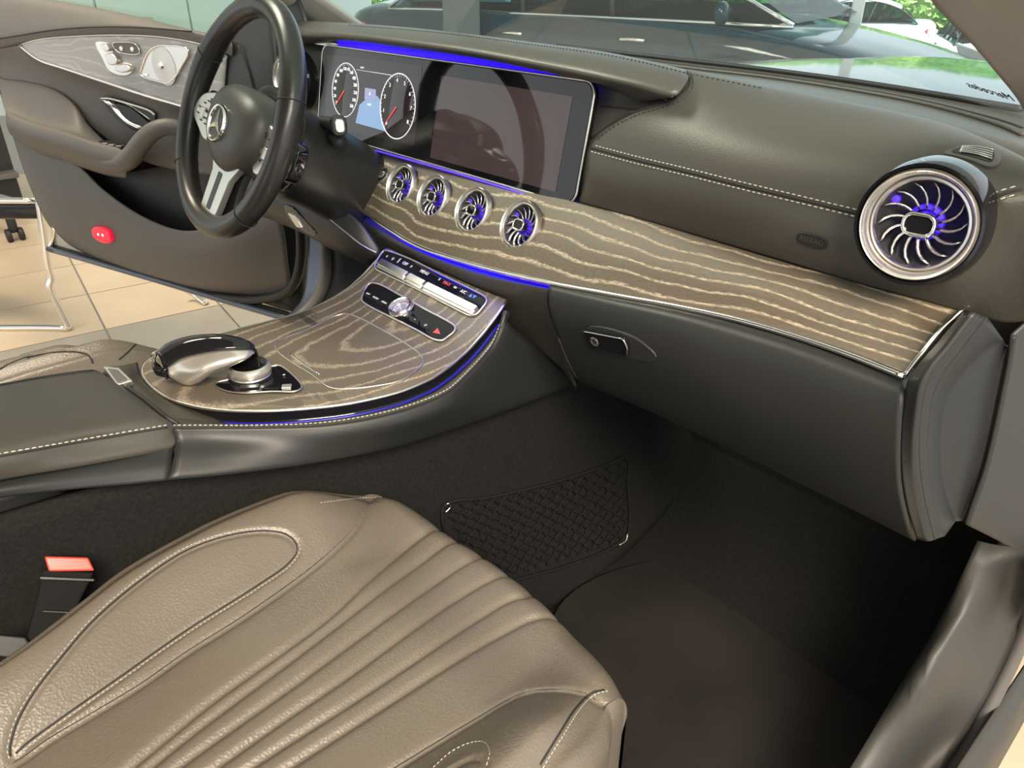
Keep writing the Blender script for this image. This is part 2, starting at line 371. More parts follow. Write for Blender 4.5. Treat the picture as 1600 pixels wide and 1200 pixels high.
# right kick panel, door sill and seal
struct(loft('wall_right', [
    [V((.655, .52, .8)), V((.665, .52, .5)), V((.67, .52, .13))],
    [V((.685, .2, .8)), V((.69, .2, .5)), V((.69, .2, .13))],
    [V((.70, .1, .8)), V((.703, .1, .5)), V((.70, .06, .2))]], 16, 16, 'carpet', None, .006), 'dark plastic kick panel beside the passenger footwell', 'panel')
struct(loft('trim_1', [
    [at(1528, 846, x=.685), at(1462, 980, x=.683), at(1400, 1080, x=.681), at(1310, 1230, x=.68), V((.68, -.5, .16)), V((.68, -1.2, .16))],
    [at(1556, 852, x=.70), at(1500, 960, x=.70), at(1450, 1040, x=.70), at(1370, 1200, x=.70), V((.70, -.5, .24)), V((.70, -1.2, .24))],
    [at(1598, 862, x=.725), at(1565, 960, x=.725), at(1520, 1040, x=.725), at(1440, 1200, x=.725), V((.725, -.5, .26)), V((.725, -1.2, .26))],
    [at(1616, 900, x=.745), at(1592, 985, x=.745), at(1555, 1065, x=.745), at(1478, 1200, x=.745), V((.745, -.5, .25)), V((.745, -1.2, .25))]], 50, 16, 'sill_plastic', None, .004), 'grey plastic door sill trim beside the passenger footwell', 'sill')
tag(tube('door_seal', [at(1632, 870, x=.75), at(1618, 930, x=.75), at(1602, 985, x=.75), at(1566, 1065, x=.75), at(1490, 1205, x=.75), V((.75, -.45, .25)), V((.75, -1.1, .25))], .008, 'soft_grey', None, 50), 'grey rubber door seal along the passenger sill', 'seal')
struct(loft('trim_2', [
    [V((.758, .2, .33)), V((.758, .0, .3)), V((.758, -.2, .24)), V((.758, -1.1, .235))],
    [V((.775, .2, .3)), V((.775, .0, .27)), V((.775, -.2, .21)), V((.775, -1.1, .205))],
    [V((.775, .2, .1)), V((.775, .0, .1)), V((.775, -.2, .1)), V((.775, -1.1, .1))]], 20, 10, 'sill_plastic', None, .003), 'painted body sill under the passenger door opening', 'sill')
# windscreen, pillars, roof
struct(loft('window_1', [
    [V((-.78, .24, .955)), V((-.4, .40, .945)), V((0, .44, .94)), V((.35, .38, .935)), V((.64, .17, .945))],
    [V((-.66, -.22, 1.2)), V((-.35, -.12, 1.21)), V((0, -.09, 1.21)), V((.3, -.12, 1.21)), V((.585, -.25, 1.2))],
    [V((-.56, -.50, 1.33)), V((-.3, -.44, 1.34)), V((0, -.42, 1.34)), V((.28, -.44, 1.34)), V((.52, -.5, 1.33))]], 30, 20, 'windscreen_glass', None, 0), 'curved windscreen above the dashboard', 'window')
pr = struct(loft('trim_3', [
    [at(1640, 250, x=.668)]+[at(1597, 167, x=.625), at(1555, 112, x=.622), at(1510, 60, x=.615), at(1480, 30, x=.61), at(1455, 2, x=.605)]+[V((.585, -.33, 1.18)), V((.55, -.5, 1.3))],
    [at(1690, 230, x=.685), at(1660, 150, x=.668), at(1620, 95, x=.66), at(1585, 40, x=.655), at(1560, 10, x=.65), at(1530, -30, x=.648)]+[V((.62, -.33, 1.17)), V((.585, -.5, 1.29))],
    [at(1800, 240, x=.72), at(1780, 150, x=.715), at(1740, 80, x=.71), at(1700, 20, x=.7), at(1680, -20, x=.695), at(1650, -60, x=.69)]+[V((.66, -.33, 1.14)), V((.625, -.5, 1.26))]], 40, 14, 'pillar_cloth', None, .012), 'grey windscreen pillar trim on the passenger side', 'pillar')
struct(loft('trim_4', [
    [V((-.76, .30, .93)), V((-.67, -.02, 1.1)), V((-.61, -.30, 1.25)), V((-.57, -.5, 1.33))],
    [V((-.80, .22, .93)), V((-.71, -.06, 1.08)), V((-.65, -.32, 1.22)), V((-.61, -.5, 1.3))],
    [V((-.85, .22, .93)), V((-.76, -.05, 1.07)), V((-.70, -.32, 1.2)), V((-.66, -.5, 1.28))]], 20, 8, 'pillar_cloth', None, .012), 'pale windscreen pillar trim on the driver side', 'pillar')
struct(loft('ceiling', [
    [V((-.58, -.48, 1.33)), V((0, -.42, 1.36)), V((.54, -.48, 1.33))],
    [V((-.58, -1.0, 1.35)), V((0, -1.0, 1.39)), V((.54, -1.0, 1.35))],
    [V((-.56, -1.9, 1.3)), V((0, -1.9, 1.33)), V((.52, -1.9, 1.3))]], 20, 20, 'pillar_cloth', None, .03), 'grey cloth car headliner', 'ceiling')
# own bonnet
hood = tag(loft('car_bonnet', [
    [V((-.8, .42, 0.788)), V((-.45, .5, 0.873)), V((-.05, .53, 0.903)), V((.32, .48, 0.893)), V((.66, .36, 0.828))],
    [V((-.82, .8, 0.788)), V((-.45, .8, 0.873)), V((-.05, .8, 0.910)), V((.34, .8, 0.893)), V((.7, .8, 0.808))],
    [V((-.80, 1.2, 0.758)), V((-.45, 1.2, 0.848)), V((-.05, 1.2, 0.896)), V((.34, 1.2, 0.868)), V((.68, 1.2, 0.768))],
    [V((-.7, 1.65, 0.688)), V((-.4, 1.72, 0.778)), V((-.05, 1.75, 0.818)), V((.3, 1.72, 0.788)), V((.6, 1.65, 0.688))],
    [V((-.66, 1.78, 0.488)), V((-.4, 1.9, 0.488)), V((-.05, 1.95, 0.488)), V((.3, 1.9, 0.488)), V((.55, 1.78, 0.488))]], 40, 40, 'body_paint', None, .01), 'glossy dark bonnet beyond the windscreen', 'bonnet')
# ================================================================ DASHBOARD
dash = thing('dashboard', 'grey leather dashboard with pale grained wood band and blue light lines', 'dashboard', (-.05, .1, .6))
brow = loft('brow', [
    ys([(440, 40, .10), (540, 38, .1), (640, 46, .1), (742, 58, .1), (832, 70, .1), (940, 86, .09), (1010, 100, .08), (1085, 118, .07)]),
    ys([(440, 30, .05), (540, 36, .05), (640, 43, .05), (742, 54, .05), (832, 66, .05), (940, 80, .05), (1010, 94, .04), (1078, 110, .04)]),
    ys([(440, 37, .0), (540, 44, .0), (640, 52, .0), (742, 63, .0), (832, 76, 0), (940, 92, 0), (1010, 108, .0), (1073, 125, .0)]),
    ys([(440, 50, -.03), (540, 55, -.03), (640, 66, -.03), (742, 80, -.03), (832, 96, -.03), (940, 116, -.03), (1000, 131, -.028), (1055, 148, -.022)]),
    ys([(440, 58, -.025), (540, 61, -.025), (640, 73, -.025), (742, 88, -.025), (832, 105, -.025), (940, 128, -.025), (985, 140, -.02), (1025, 156, -.015)]),
    ys([(440, 72, .03), (540, 68, .03), (640, 82, .03), (742, 96, .03), (832, 112, .03), (925, 130, .025), (975, 146, .01), (1000, 160, .0)])], 70, 40, 'dash_leather', dash)
pad = loft('upper_pad', [
    ys([(1080, 128, .1), (1200, 152, .12), (1330, 180, .12), (1470, 212, .10), (1580, 255, .05), (1640, 300, .0)]),
    ys([(1075, 109, .045), (1200, 134, .08), (1330, 160, .08), (1470, 191, .07), (1588, 240, .02), (1650, 280, -.03)]),
    ys([(1058, 148, .0), (1190, 170, .015), (1330, 200, .015), (1470, 225, .01), (1588, 262, -.01), (1650, 300, -.04)]),
    ys([(985, 178, -.018), (1170, 226, -.03), (1340, 262, -.03), (1480, 285, -.028), (1598, 290, -.03), (1660, 310, -.05)]),
    ys([(922, 230, -.035), (1140, 283, -.05), (1347, 335, -.05), (1470, 340, -.048), (1600, 308, -.045), (1670, 330, -.06)]),
    ys([(916, 272, -.04), (1140, 335, -.052), (1320, 390, -.055), (1470, 425, -.058), (1600, 400, -.06), (1680, 390, -.08)]),
    ys([(905, 318, -.028), (1080, 368, -.03), (1300, 432, -.036), (1440, 470, -.045), (1570, 504, -.06), (1680, 480, -.08)])], 90, 60, 'dash_leather', dash)
side = loft('screen_side_panel', [
    ys([(900, 112, .03), (960, 130, .02), (1010, 146, .01), (1040, 156, .0)]),
    ys([(905, 170, .02), (945, 175, .01), (985, 172, .0), (1010, 172, -.008)]),
    ys([(890, 240, .01), (915, 235, -.005), (935, 222, -.02), (950, 215, -.02)]),
    ys([(870, 330, 0), (895, 325, -.012), (910, 316, -.02), (925, 310, -.02)])], 16, 16, 'dash_leather', dash)
cowl = loft('cowl', [
    ys([(860, 70, .31), (940, 80, .33), (1080, 96, .34), (1200, 110, .33), (1325, 127, .31), (1450, 147, .27), (1600, 172, .2), (1700, 200, .12)]),
    ys([(860, 90, .24), (940, 93, .25), (1080, 112, .26), (1200, 126, .26), (1325, 145, .24), (1450, 169, .2), (1590, 208, .13), (1690, 240, .05)]),
    ys([(860, 110, .14), (940, 110, .14), (1080, 126, .15), (1200, 143, .16), (1325, 166, .16), (1450, 193, .13), (1570, 225, .075), (1690, 270, .0)]),
    ys([(860, 140, .1), (940, 140, .1), (1080, 156, .1), (1200, 176, .11), (1325, 198, .11), (1450, 220, .09), (1560, 262, .04), (1690, 310, -.02)])], 60, 24, 'dash_leather', dash)
TC = bvh(cowl)
tube('cowl_ridge', onsurf(TC, [(960, 92), (1080, 108), (1200, 122), (1325, 141), (1450, 165), (1560, 196), (1598, 212)], 40, .001), .0026, 'dash_leather', dash)
tube('cowl_ridge', onsurf(TC, [(960, 88), (1080, 103), (1200, 117), (1325, 136), (1450, 159), (1570, 190), (1598, 200)], 40, .0), .0012, 'seam', dash)
tube('glass_seal', onsurf(TC, [(870, 74), (940, 82), (1080, 98), (1200, 112), (1325, 129), (1450, 149), (1596, 174)], 40, .002), .004, 'rubber', dash)
TP = bvh(pad); TB = bvh(brow); TS_ = bvh(side)
def seamline(trees, pix, parent, n=60, r=.0016, lift=.0002, mat='seam'): return tube('seam', onsurf(trees, pix, n, lift), r, mat, parent, flat=None)
SE = [(924, 231), (1000, 251), (1080, 270), (1160, 290), (1240, 309), (1347, 335)]
seamline(TP, SE, dash)
stitch('stitching', onsurf(TP, [(a, b-5) for a, b in SE], 60, .0006), dash)
stitch('stitching', onsurf(TP, [(a, b+6) for a, b in SE], 60, .0006), dash)
SR = [(1538, 314), (1560, 306), (1580, 300), (1599, 296)]
seamline(TP, SR, dash, 20); stitch('stitching', onsurf(TP, [(a, b-6) for a, b in SR], 20, .0006), dash); stitch('stitching', onsurf(TP, [(a, b+7) for a, b in SR], 20, .0006), dash)
SB = [(1074, 112), (1078, 125), (1074, 140), (1056, 155), (1030, 164), (990, 176), (950, 197), (925, 216)]
seamline(TP+TB+TS_, SB, dash, 40, .0014); stitch('stitching', onsurf(TP+TB+TS_, [(a+5, b+4) for a, b in SB], 40, .0006), dash, .0006, mat='dark_thread')
seamline(TS_+TB, [(940, 166), (980, 170), (1010, 172), (1030, 178), (1036, 186)], dash, 30, .0012)
stitch('stitching', onsurf(TB+TP, [(545, 40), (640, 47), (742, 58), (832, 70), (940, 85), (1010, 99), (1075, 115), (1140, 128), (1190, 138)], 80, .0005), dash, .0005, mat='dark_thread')
# wood trim band
TRT = [(575, 214, .0), (640, 238, -.012), (720, 262, -.02), (800, 288, -.025), (900, 316, -.03), (1000, 342, -.032), (1100, 372, -.034), (1200, 402, -.036), (1300, 431, -.038), (1400, 459, -.042), (1505, 484, -.05)]
TRM = [(560, 262, -.05), (620, 295, -.06), (690, 322, -.067), (770, 350, -.072), (880, 377, -.072), (985, 402, -.07), (1090, 431, -.07), (1190, 455, -.07), (1285, 478, -.068), (1380, 506, -.07), (1465, 530, -.072)]
TRB = [(552, 318, -.085), (600, 350, -.1), (655, 382, -.11), (740, 410, -.112), (860, 439, -.108), (960, 458, -.1), (1060, 476, -.092), (1150, 495, -.088), (1240, 520, -.088), (1330, 550, -.093), (1417, 584, -.1)]
trim = loft('wood_band', [ys(TRT), ys(TRM), ys(TRB)], 360, 64, 'wood_trim', dash, .006, uvs=(1, .22))
TT = bvh(trim)
bot = cat(ys(TRB), 120)
tube('chrome_strip', [p+V((0, -.002, -.002)) for p in bot], .0034, 'chrome', dash)
tube('light_strip', [p+V((0, .0035, -.0075)) for p in bot[2:96]], .0014, 'blue_glow', dash)
tube('chrome_strip', [p+V((0, -.003, 0)) for p in cat(ys([(1417, 584, -.1), (1445, 548, -.087), (1475, 512, -.07), (1507, 482, -.052)]), 20)], .0025, 'chrome', dash)
# centre band under the trim
loft('lower_band', [
    [p+V((0, .012, -.003)) for p in ys(TRB[:6])], [p+V((0, .011, -.010)) for p in ys(TRB[:6])],
    ys([(558, 345, -.085), (605, 368, -.1), (660, 397, -.108), (745, 432, -.108), (855, 455, -.104), (900, 470, -.1)]),
    ys([(575, 380, -.07), (625, 400, -.075), (680, 430, -.08), (760, 470, -.08), (850, 500, -.08), (880, 540, -.08)]),
    ys([(590, 430, -.03), (640, 460, -.04), (700, 490, -.04), (790, 530, -.04), (870, 570, -.04), (900, 610, -.03)])], 40, 20, 'dash_leather', dash)
# glovebox
glove = loft('glovebox_lid', [
    [p+V((0, .010, -.006)) for p in ys([(858, 440, -.104), (960, 459, -.098), (1060, 477, -.09), (1150, 496, -.086), (1240, 521, -.086), (1330, 551, -.091), (1415, 586, -.098)])],
    ys([(857, 450, -.118), (960, 472, -.116), (1060, 493, -.112), (1150, 517, -.108), (1240, 545, -.108), (1330, 578, -.11), (1413, 612, -.115)]),
    ys([(858, 475, -.122), (960, 505, -.122), (1060, 532, -.12), (1150, 560, -.118), (1240, 592, -.118), (1330, 625, -.12), (1408, 660, -.122)]),
    ys([(872, 525, -.11), (970, 562, -.11), (1065, 600, -.11), (1150, 640, -.11), (1240, 680, -.11), (1330, 720, -.112), (1408, 755, -.112)]),
    ys([(897, 588, -.075), (985, 625, -.075), (1080, 668, -.075), (1165, 708, -.075), (1250, 750, -.075), (1340, 795, -.08), (1425, 835, -.08)]),
    ys([(912, 600, -.03), (1000, 636, -.03), (1095, 680, -.03), (1180, 720, -.03), (1265, 762, -.03), (1350, 805, -.04), (1430, 846, -.04)])], 80, 40, 'side_plastic', dash, .008)
TG = bvh(glove)
seamline(bvh(*[o for o in COL.objects if o.name.startswith('lower_band')])+TG, [(859, 446), (856, 465), (860, 490), (872, 525), (888, 565), (902, 592)], dash, 30, .0012)
# glovebox latch
h0, hn, _ = hit(TG, 950, 533)
def gp(a, b, lift=0): q = onpl(a, b, h0, hn); return q+hn*lift
rec = plate('latch_recess', cat([gp(*p) for p in [(918, 512), (985, 524), (1010, 540), (1026, 556), (1020, 566), (995, 562), (965, 556), (928, 542)]], 40, True), hn, .004, 'dark_plastic', glove, .001, .0012)
lt = plate('latch', [gp(*p) for p in [(917, 513), (980, 525), (986, 538), (985, 553), (926, 540)]], hn, .008, 'gloss_black', glove, .0015, .006)
tube('latch_edge', [gp(*p, .007) for p in [(917, 513), (980, 525), (986, 538), (985, 553)]], .0009, 'chrome', lt, 20, sharp=True)
lathe('lock_ring', [(.0035, 0), (.0055, .0005), (.0065, 0), (.0065, -.004)], gp(934, 530, .0065), hn, 'satin', lt, 24)
lathe('lock_barrel', [(0, .0002), (.0042, 0)], gp(934, 530, .0065), hn, 'dark_plastic', lt, 24)
# airbag badge
h1, hn1, _ = hit(TP, 1269, 375)
bp_ = [onpl(a, b, h1, hn1) for a, b in [(1247, 365), (1256, 363), (1286, 371), (1293, 377), (1291, 388), (1282, 390), (1253, 382), (1246, 376)]]
bd = plate('airbag_badge', cat(bp_, 30, True), hn1, .003, 'side_plastic', dash, .0006, .0012)
bu = (bp_[3]-bp_[0]).normalized(); bu = (V((1, 0, 0))-hn1*hn1.x).normalized(); bv = hn1.cross(bu)
text('badge_text', 'AIRBAG', h1+hn1*.0018, bu, bv, .0075, 'dash_leather', bd)
# end cap on the passenger side
EN = V((.877, -.48, 0)).normalized()
def ec(l, off): return [onpl(a, b, V((.652, -.115, .7))+EN*off, EN) for a, b in l]
K0 = ys([(1507, 484, -.052), (1465, 530, -.075), (1420, 590, -.105), (1410, 650, -.12), (1408, 720, -.118), (1415, 780, -.105), (1432, 842, -.082)])
K1 = ec([(1520, 488), (1485, 534), (1441, 592), (1430, 650), (1428, 720), (1436, 780), (1450, 846)], .004)
K2 = ec([(1543, 496), (1512, 536), (1466, 600), (1452, 655), (1451, 720), (1459, 780), (1476, 838)], .002)
K3 = ec([(1567, 530), (1534, 553), (1489, 606), (1472, 660), (1471, 720), (1479, 775), (1493, 815)], -.008)
K4 = ec([(1574, 542), (1567, 562), (1551, 640), (1541, 690), (1528, 740), (1514, 785), (1503, 814)], -.008)
K5 = ec([(1582, 524), (1578, 560), (1562, 640), (1551, 690), (1538, 740), (1522, 785), (1510, 820)], .0)
K6 = ec([(1640, 470), (1640, 560), (1636, 640), (1632, 700), (1628, 760), (1622, 820), (1606, 868)], -.002)
mixc = lambda A, B, t: [a.lerp(b, t) for a, b in zip(A, B)]
cap = loft('end_cap', [K0, mixc(K0, K1, .5), K1, mixc(K1, K2, .6), K2], 50, 20, 'side_plastic', dash, .003)
loft('side_cover', [K2, mixc(K2, K3, .15), mixc(K2, K3, .85), K3, mixc(K3, K4, .5), K4, mixc(K4, K5, .8), K5], 50, 40, 'side_plastic', dash, .003)
loft('jamb_panel', [K5, mixc(K5, K6, .06), mixc(K5, K6, .5), K6], 40, 16, 'jamb', dash, .003)
tube('cap_seam', mixc(K1, K2, .4), .001, 'seam', dash, 40)
# demister grille on the corner
h2, hn2, _ = hit(TP, 1530, 241)
def dg(a, b, lift=0): return onpl(a, b, h2, hn2)+hn2*lift
DF = [(1475, 240), (1490, 231), (1510, 228), (1535, 229), (1556, 235), (1564, 247), (1558, 259), (1545, 261), (1520, 252), (1495, 245)]
df = plate('demister_frame', cat([dg(*p) for p in DF], 50, True), hn2, .006, 'soft_grey', dash, .001, .0012)
plate('demister_recess', cat([dg(*p) for p in [(1487, 239), (1500, 233), (1513, 231), (1535, 232), (1550, 237), (1553, 246), (1547, 255), (1525, 249), (1500, 243)]], 40, True), hn2, .004, 'gloss_black', df, 0, .0017)
for k in range(5):
    t = k/4
    a = [(1502+t*-4+0, 232.5+t*7.5), (1525+t*2, 233+t*12), (1551-t*2, 238+t*14)]
    tube('slat', [dg(*p, .0026) for p in a], .0006, 'satin', df, 12)
# blue light above and below the screen
SP0 = V((0, 0, .97)); SN = V((0, -.979, .203)).normalized(); SU = V((1, 0, 0)); SV = SN.cross(SU); SV = SV if SV.z > 0 else -SV
loft('light_strip', [ys([(528, 62, .012), (610, 68, .012), (693, 79, .012), (770, 94, .012), (832, 107, .012), (905, 124, .014)]),
    ys([(528, 76, .006), (610, 86, .006), (693, 100, .006), (770, 112, .006), (832, 123, .006), (905, 135, .008)])], 40, 4, 'blue_light', dash, .003)
# engine start button
h3, hn3, _ = hit(TT, 598, 274)
sb = lathe('start_button', [(0, .0035), (.0062, .0035), (.0068, .003), (.0068, -.002)], h3, hn3, 'silver', dash, 32)
lathe('start_ring', [(.0075, -.001), (.0078, .003), (.0095, .0042), (.0115, .003), (.012, -.001)], h3, hn3, 'gloss_black', sb, 32)
lathe('start_bezel', [(.0122, -.001), (.0125, .003), (.014, .0035), (.015, -.001)], h3, hn3, 'satin', sb, 32)
su, sv, _ = basis(hn3); text('start_text', 'START\nSTOP', h3+hn3*.0037, su, sv, .0034, 'dark_plastic', sb)
# ================================================================ AIR VENTS
def vent(c, n, R, ring, label, big=False):
    n = V(n).normalized(); t = thing('air_vent', label, 'air vent', c, 'round turbine air vents')
    u, v, n = basis(n)
    lathe('housing', [(R*.98, .0), (R*.9, -R*.2), (R*.7, -R*.42), (R*.3, -R*.55), (0, -R*.58)], c, n, 'dark_plastic', t, 48)
    lathe('chrome_ring', [(R*.97, -.002), (R*.97, R*.05), (R*1.0, R*.1), (R*1.05, R*.09), (R*1.09, R*.0)], c, n, 'satin', t, 56)
    if big:
        lathe('black_collar', [(R*1.22, -.02), (R*1.24, .002), (R*1.28, .012), (R*1.35, .012), (R*1.42, .004), (R*1.47, -.02)], c, n, 'gloss_black', t, 64)
        lathe('outer_ring', [(R*1.08, -.01), (R*1.09, .004), (R*1.13, .012), (R*1.2, .0145), (R*1.25, .010), (R*1.26, -.01)], c, n, 'silver', t, 64)
        vs_, fs = [], []
        for k in range(60):         # fine knurling on the left of the ring
            a = math.radians(105+k*2.4); d = u*math.cos(a)+v*math.sin(a); e = d.cross(n); p0 = c+d*(R*1.1)+n*.0065; p1 = c+d*(R*1.16)+n*.0135; b = len(vs_)
            for p in (p0, p1):
                vs_ += [p-e*.0005, p+e*.0005, p+e*.0005+n*.0008, p-e*.0005+n*.0008]
            fs += [(b, b+1, b+5, b+4), (b+1, b+2, b+6, b+5), (b+2, b+3, b+7, b+6), (b+3, b, b+4, b+7), (b, b+3, b+2, b+1), (b+4, b+5, b+6, b+7)]
        mesh('knurling', vs_, fs, 'satin', t, False, kind='stuff')
    else:
        lathe('trim_ring', [(R*1.07, -.004), (R*1.09, .003), (R*1.14, .005), (R*1.19, .003), (R*1.21, -.004)], c, n, ring, t, 56)
    lathe('light_disc', [(R*.3, -R*.3), (R*.4, -R*.33), (R*.42, -R*.42)], c, n, 'violet_light', t, 32)
    for k in range(14):
        a0 = 2*math.pi*(k+.5)/14; pts = []
        for s in range(6):
            q = s/5; r = R*(.3+.65*q); a = a0+.42*q*q; dep = -R*(.18-.14*q)
            pts.append((r, a, dep))
        vs_, fs = [], []
        for r, a, dp in pts:
            d = u*math.cos(a)+v*math.sin(a); e = d.cross(n)*-1; wd = R*.022
            top = c+d*r+n*dp; bo = c+d*(r*.985)+n*(dp-R*.2)+e*(R*.05); vs_ += [top-e*wd, top+e*wd, bo+e*wd, bo-e*wd]
        for s in range(5):
            b = s*4; fs += [(b, b+1, b+5, b+4), (b+1, b+2, b+6, b+5), (b+2, b+3, b+7, b+6), (b+3, b, b+4, b+7)]
        fs += [(0, 3, 2, 1), (20, 21, 22, 23)]
        mesh('blade', vs_, fs, 'vent_blade', t, True)
    lathe('lamp_spot', [(0, -R*.18), (R*.09, -R*.2), (R*.11, -R*.3)], c+(-u*.72+v*.42)*R, n, 'violet_light', t, 16)
    kp = rrect(c+n*(R*.12), u, v, R*.66, R*.46, R*.2, 6)
    kn = plate('knob', kp, n, R*.3, 'gloss_black', t, R*.03); tube('knob_ring', [p+n*(R*.02) for p in kp], R*.045, 'chrome', kn, closed=True, seg=6)
    lathe('knob_stem', [(R*.2, -R*.05), (R*.24, -R*.2), (R*.26, -R*.5)], c, n, 'violet_light', t, 24)
    return t
def punch(o, c, n, r):
    bm = bmesh.new(); bm.from_mesh(o.data); kill = []
    for f in bm.faces:
        d = f.calc_center_median()-c; h_ = d.dot(n)
        if abs(h_) < .06 and (d-n*h_).length < r: kill.append(f)
    bmesh.ops.delete(bm, geom=kill, context='FACES'); bm.to_mesh(o.data); bm.free()
M('vent_blade', (.6, .57, .6), .25, 1)
for i, (px, py) in enumerate([(629, 290), (679, 309), (741, 330), (815, 353)]):
    hp, hn_, _ = hit(TT, px, py); nn = (hn_*.45+V((0, -.9, .3))).normalized()
    punch(trim, hp, nn, .0315); vent(hp+nn*.003, nn, .0298, 'satin', ['round air vent nearest the start button', 'second round air vent from the start button', 'third round air vent from the start button', 'round air vent nearest the passenger in the wood band row'][i])
_pv = at(1438, 350, y=-.068); punch(pad, _pv, V((.12, -.97, .1)).normalized(), .046); vent(_pv, (.12, -.97, .1), .0375, 'silver', 'large round air vent with black collar at the passenger corner', True)
vent(at(458, 126, y=-.03), (.15, -.97, .1), .0375, 'silver', 'round air vent half hidden behind the steering wheel rim', True)
# ================================================================ DISPLAY
def sp(a, b, lift=0): return onpl(a, b, SP0, SN)+SN*lift
_tl, _tr, _br = sp(504, 72), sp(929, 131), sp(893, 315)
x0, x1 = _tl.x, _tr.x; zt = (sp(540, 74).z+sp(900, 128).z)/2; zb = sp(880, 315).z
hh = (zt-zb)/SV.z; cen = V(((x0+x1)/2, 0, 0)); cen = SP0+SV*(((zt+zb)/2-SP0.z)/SV.z)+SU*cen.x
scr = thing('display_screen', 'wide glass display with two dials glowing on its left half', 'display', (cen.x, .03, zb))
gl = plate('glass_panel', rrect(cen, SU, SV, x1-x0, hh, .017, 8), SN, .012, 'screen_glass', scr, .0008)
tube('bezel', [p-SN*.002 for p in rrect(cen, SU, SV, x1-x0+.003, hh+.003, .018, 8)], .0019, 'satin', scr, closed=True, seg=8)
bl = cat([sp(560, 224), sp(700, 263), sp(880, 317)], 20); tube('light_strip', [p+V((0, -.001, -.004)) for p in bl], .0016, 'violet_light', scr)
def content(name, pix, mat, lift, parent=gl): return plate(name, [sp(*p) for p in pix], SN, .0003, mat, parent, 0, lift)
content('cluster_image', [(512, 84), (660, 103), (648, 228), (508, 196)], 'screen_dark', .0004)
content('idle_reflection', [(690, 118), (895, 151), (868, 300), (672, 246)], 'screen_reflection', .0004)  # unlit display area, its brownish reflection put in as a faint glow
content('status_bar', [(556, 93), (655, 106), (654, 121), (556, 108)], 'screen_dark', .0006)
tube('status_line', [sp(558, 109, .0008), sp(612, 117.5, .0008)], .0004, 'gauge_white', gl)
content('road_image', [(562, 164), (580, 148), (590, 150), (606, 174), (602, 205), (556, 192)], 'screen_blue', .0006)
content('status_box', [(571, 137), (588, 140), (588, 158), (570, 155)], 'screen_box', .0009)
text('digit', '0', sp(579, 147, .0016), SU, SV, .008, 'gauge_white', gl); text('digit', 'DSG', sp(577, 164, .0012), SU, SV, .006, 'gauge_white', gl) if False else None
text('digit', 'km/h', sp(578, 163.5, .0014), SU, SV, .006, 'gauge_white', gl)
text('digit', '11.5°C', sp(567, 106, .0014), SU, SV, .0042, 'gauge_white', gl); text('digit', '12:30', sp(604, 113, .0014), SU, SV, .0042, 'gauge_white', gl) if False else None
def gauge(cpx, top, left, nums, a0, a1, nd, label, lx):
    c = sp(*cpx, .001); ry = (sp(*top)-sp(*cpx)).length; rx = (sp(*left)-sp(*cpx)).length; r = (rx+ry)/2
    g = lathe('dial', [(0, .0002), (r*.93, .0002), (r*.95, 0)], c-SN*.0003, SN, 'screen_dark', scr, 48, 1, 1, (SU, SV, SN))
    lathe('dial_ring', [(r*.968, 0), (r*.974, .0005), (r*.998, .0005), (r*1.004, 0)], c, SN, 'gauge_white', g, 64, 1, 1, (SU, SV, SN))
    for i, s_ in enumerate(nums):
        a = math.radians(a0+(a1-a0)*i/(len(nums)-1)); text('numeral', s_, c+SU*(math.cos(a)*r*.78)+SV*(math.sin(a)*r*.78)+SN*.0006, SU, SV, r*.17, 'gauge_white', g)
    vs_, fs = [], []
    k2 = (len(nums)-1)*4
    for i in range(k2+1):
        a = math.radians(a0+(a1-a0)*i/k2); d = SU*math.cos(a)+SV*math.sin(a); e = SU*-math.sin(a)+SV*math.cos(a); b = len(vs_); q = .9 if i % 4 else .87
        for p in (c+d*(r*q)+SN*.0005, c+d*(r*.96)+SN*.0005): vs_ += [p-e*.0003, p+e*.0003]
        fs.append((b, b+1, b+3, b+2))
    mesh('tick_marks', vs_, fs, 'gauge_white', g, False, kind='stuff')
    a = math.radians(nd); tube('needle', [c+SN*.0012+(SU*math.cos(a)+SV*math.sin(a))*(r*.05), c+SN*.0012+(SU*math.cos(a)+SV*math.sin(a))*(r*.86)], [.0011, .0005], 'gauge_red', g, 6)
gauge((540, 141), (539, 100), (519, 139), ['0', '20', '40', '60', '80', '100', '120', '140', '160', '180', '200', '220', '240', '260'], 222, -42, 226, 'speed', 0)
gauge((621.5, 166.5), (621, 114), (595.5, 158), ['0', '1', '2', '3', '4', '5', '6', '7', '8'], 228, -30, 226, 'rev', 0)
# ================================================================ STEERING WHEEL
WC = V((-.365, -.262, .893)); wt = math.radians(24); WN = V((0, -math.cos(wt), math.sin(wt))); WU = V((1, 0, 0)); WW = V((0, math.sin(wt), math.cos(wt)))
wr = math.radians(-8); WU, WW = WU*math.cos(wr)+WW*math.sin(wr), WW*math.cos(wr)-WU*math.sin(wr)
def wp(a, b, h=0): return WC+WU*a+WW*b+WN*h
sw = thing('steering_wheel', 'black leather steering wheel with silver buttons and star emblem', 'steering wheel', wp(0, 0, -.06))
rim = []
for k in range(96):
    q = 2*math.pi*k/96; R = .170; rim.append(wp(R*math.cos(q), R*math.sin(q)*(1 if math.sin(q) > 0 else .985)))
rr = []
for k in range(96):
    q = math.degrees(2*math.pi*k/96) % 360; rr.append(.0178+.0022*math.exp(-((min(abs(q-20), abs(q-160))/16)**2)))
tube('rim', rim, rr, 'wheel_leather', sw, closed=True, seg=20)
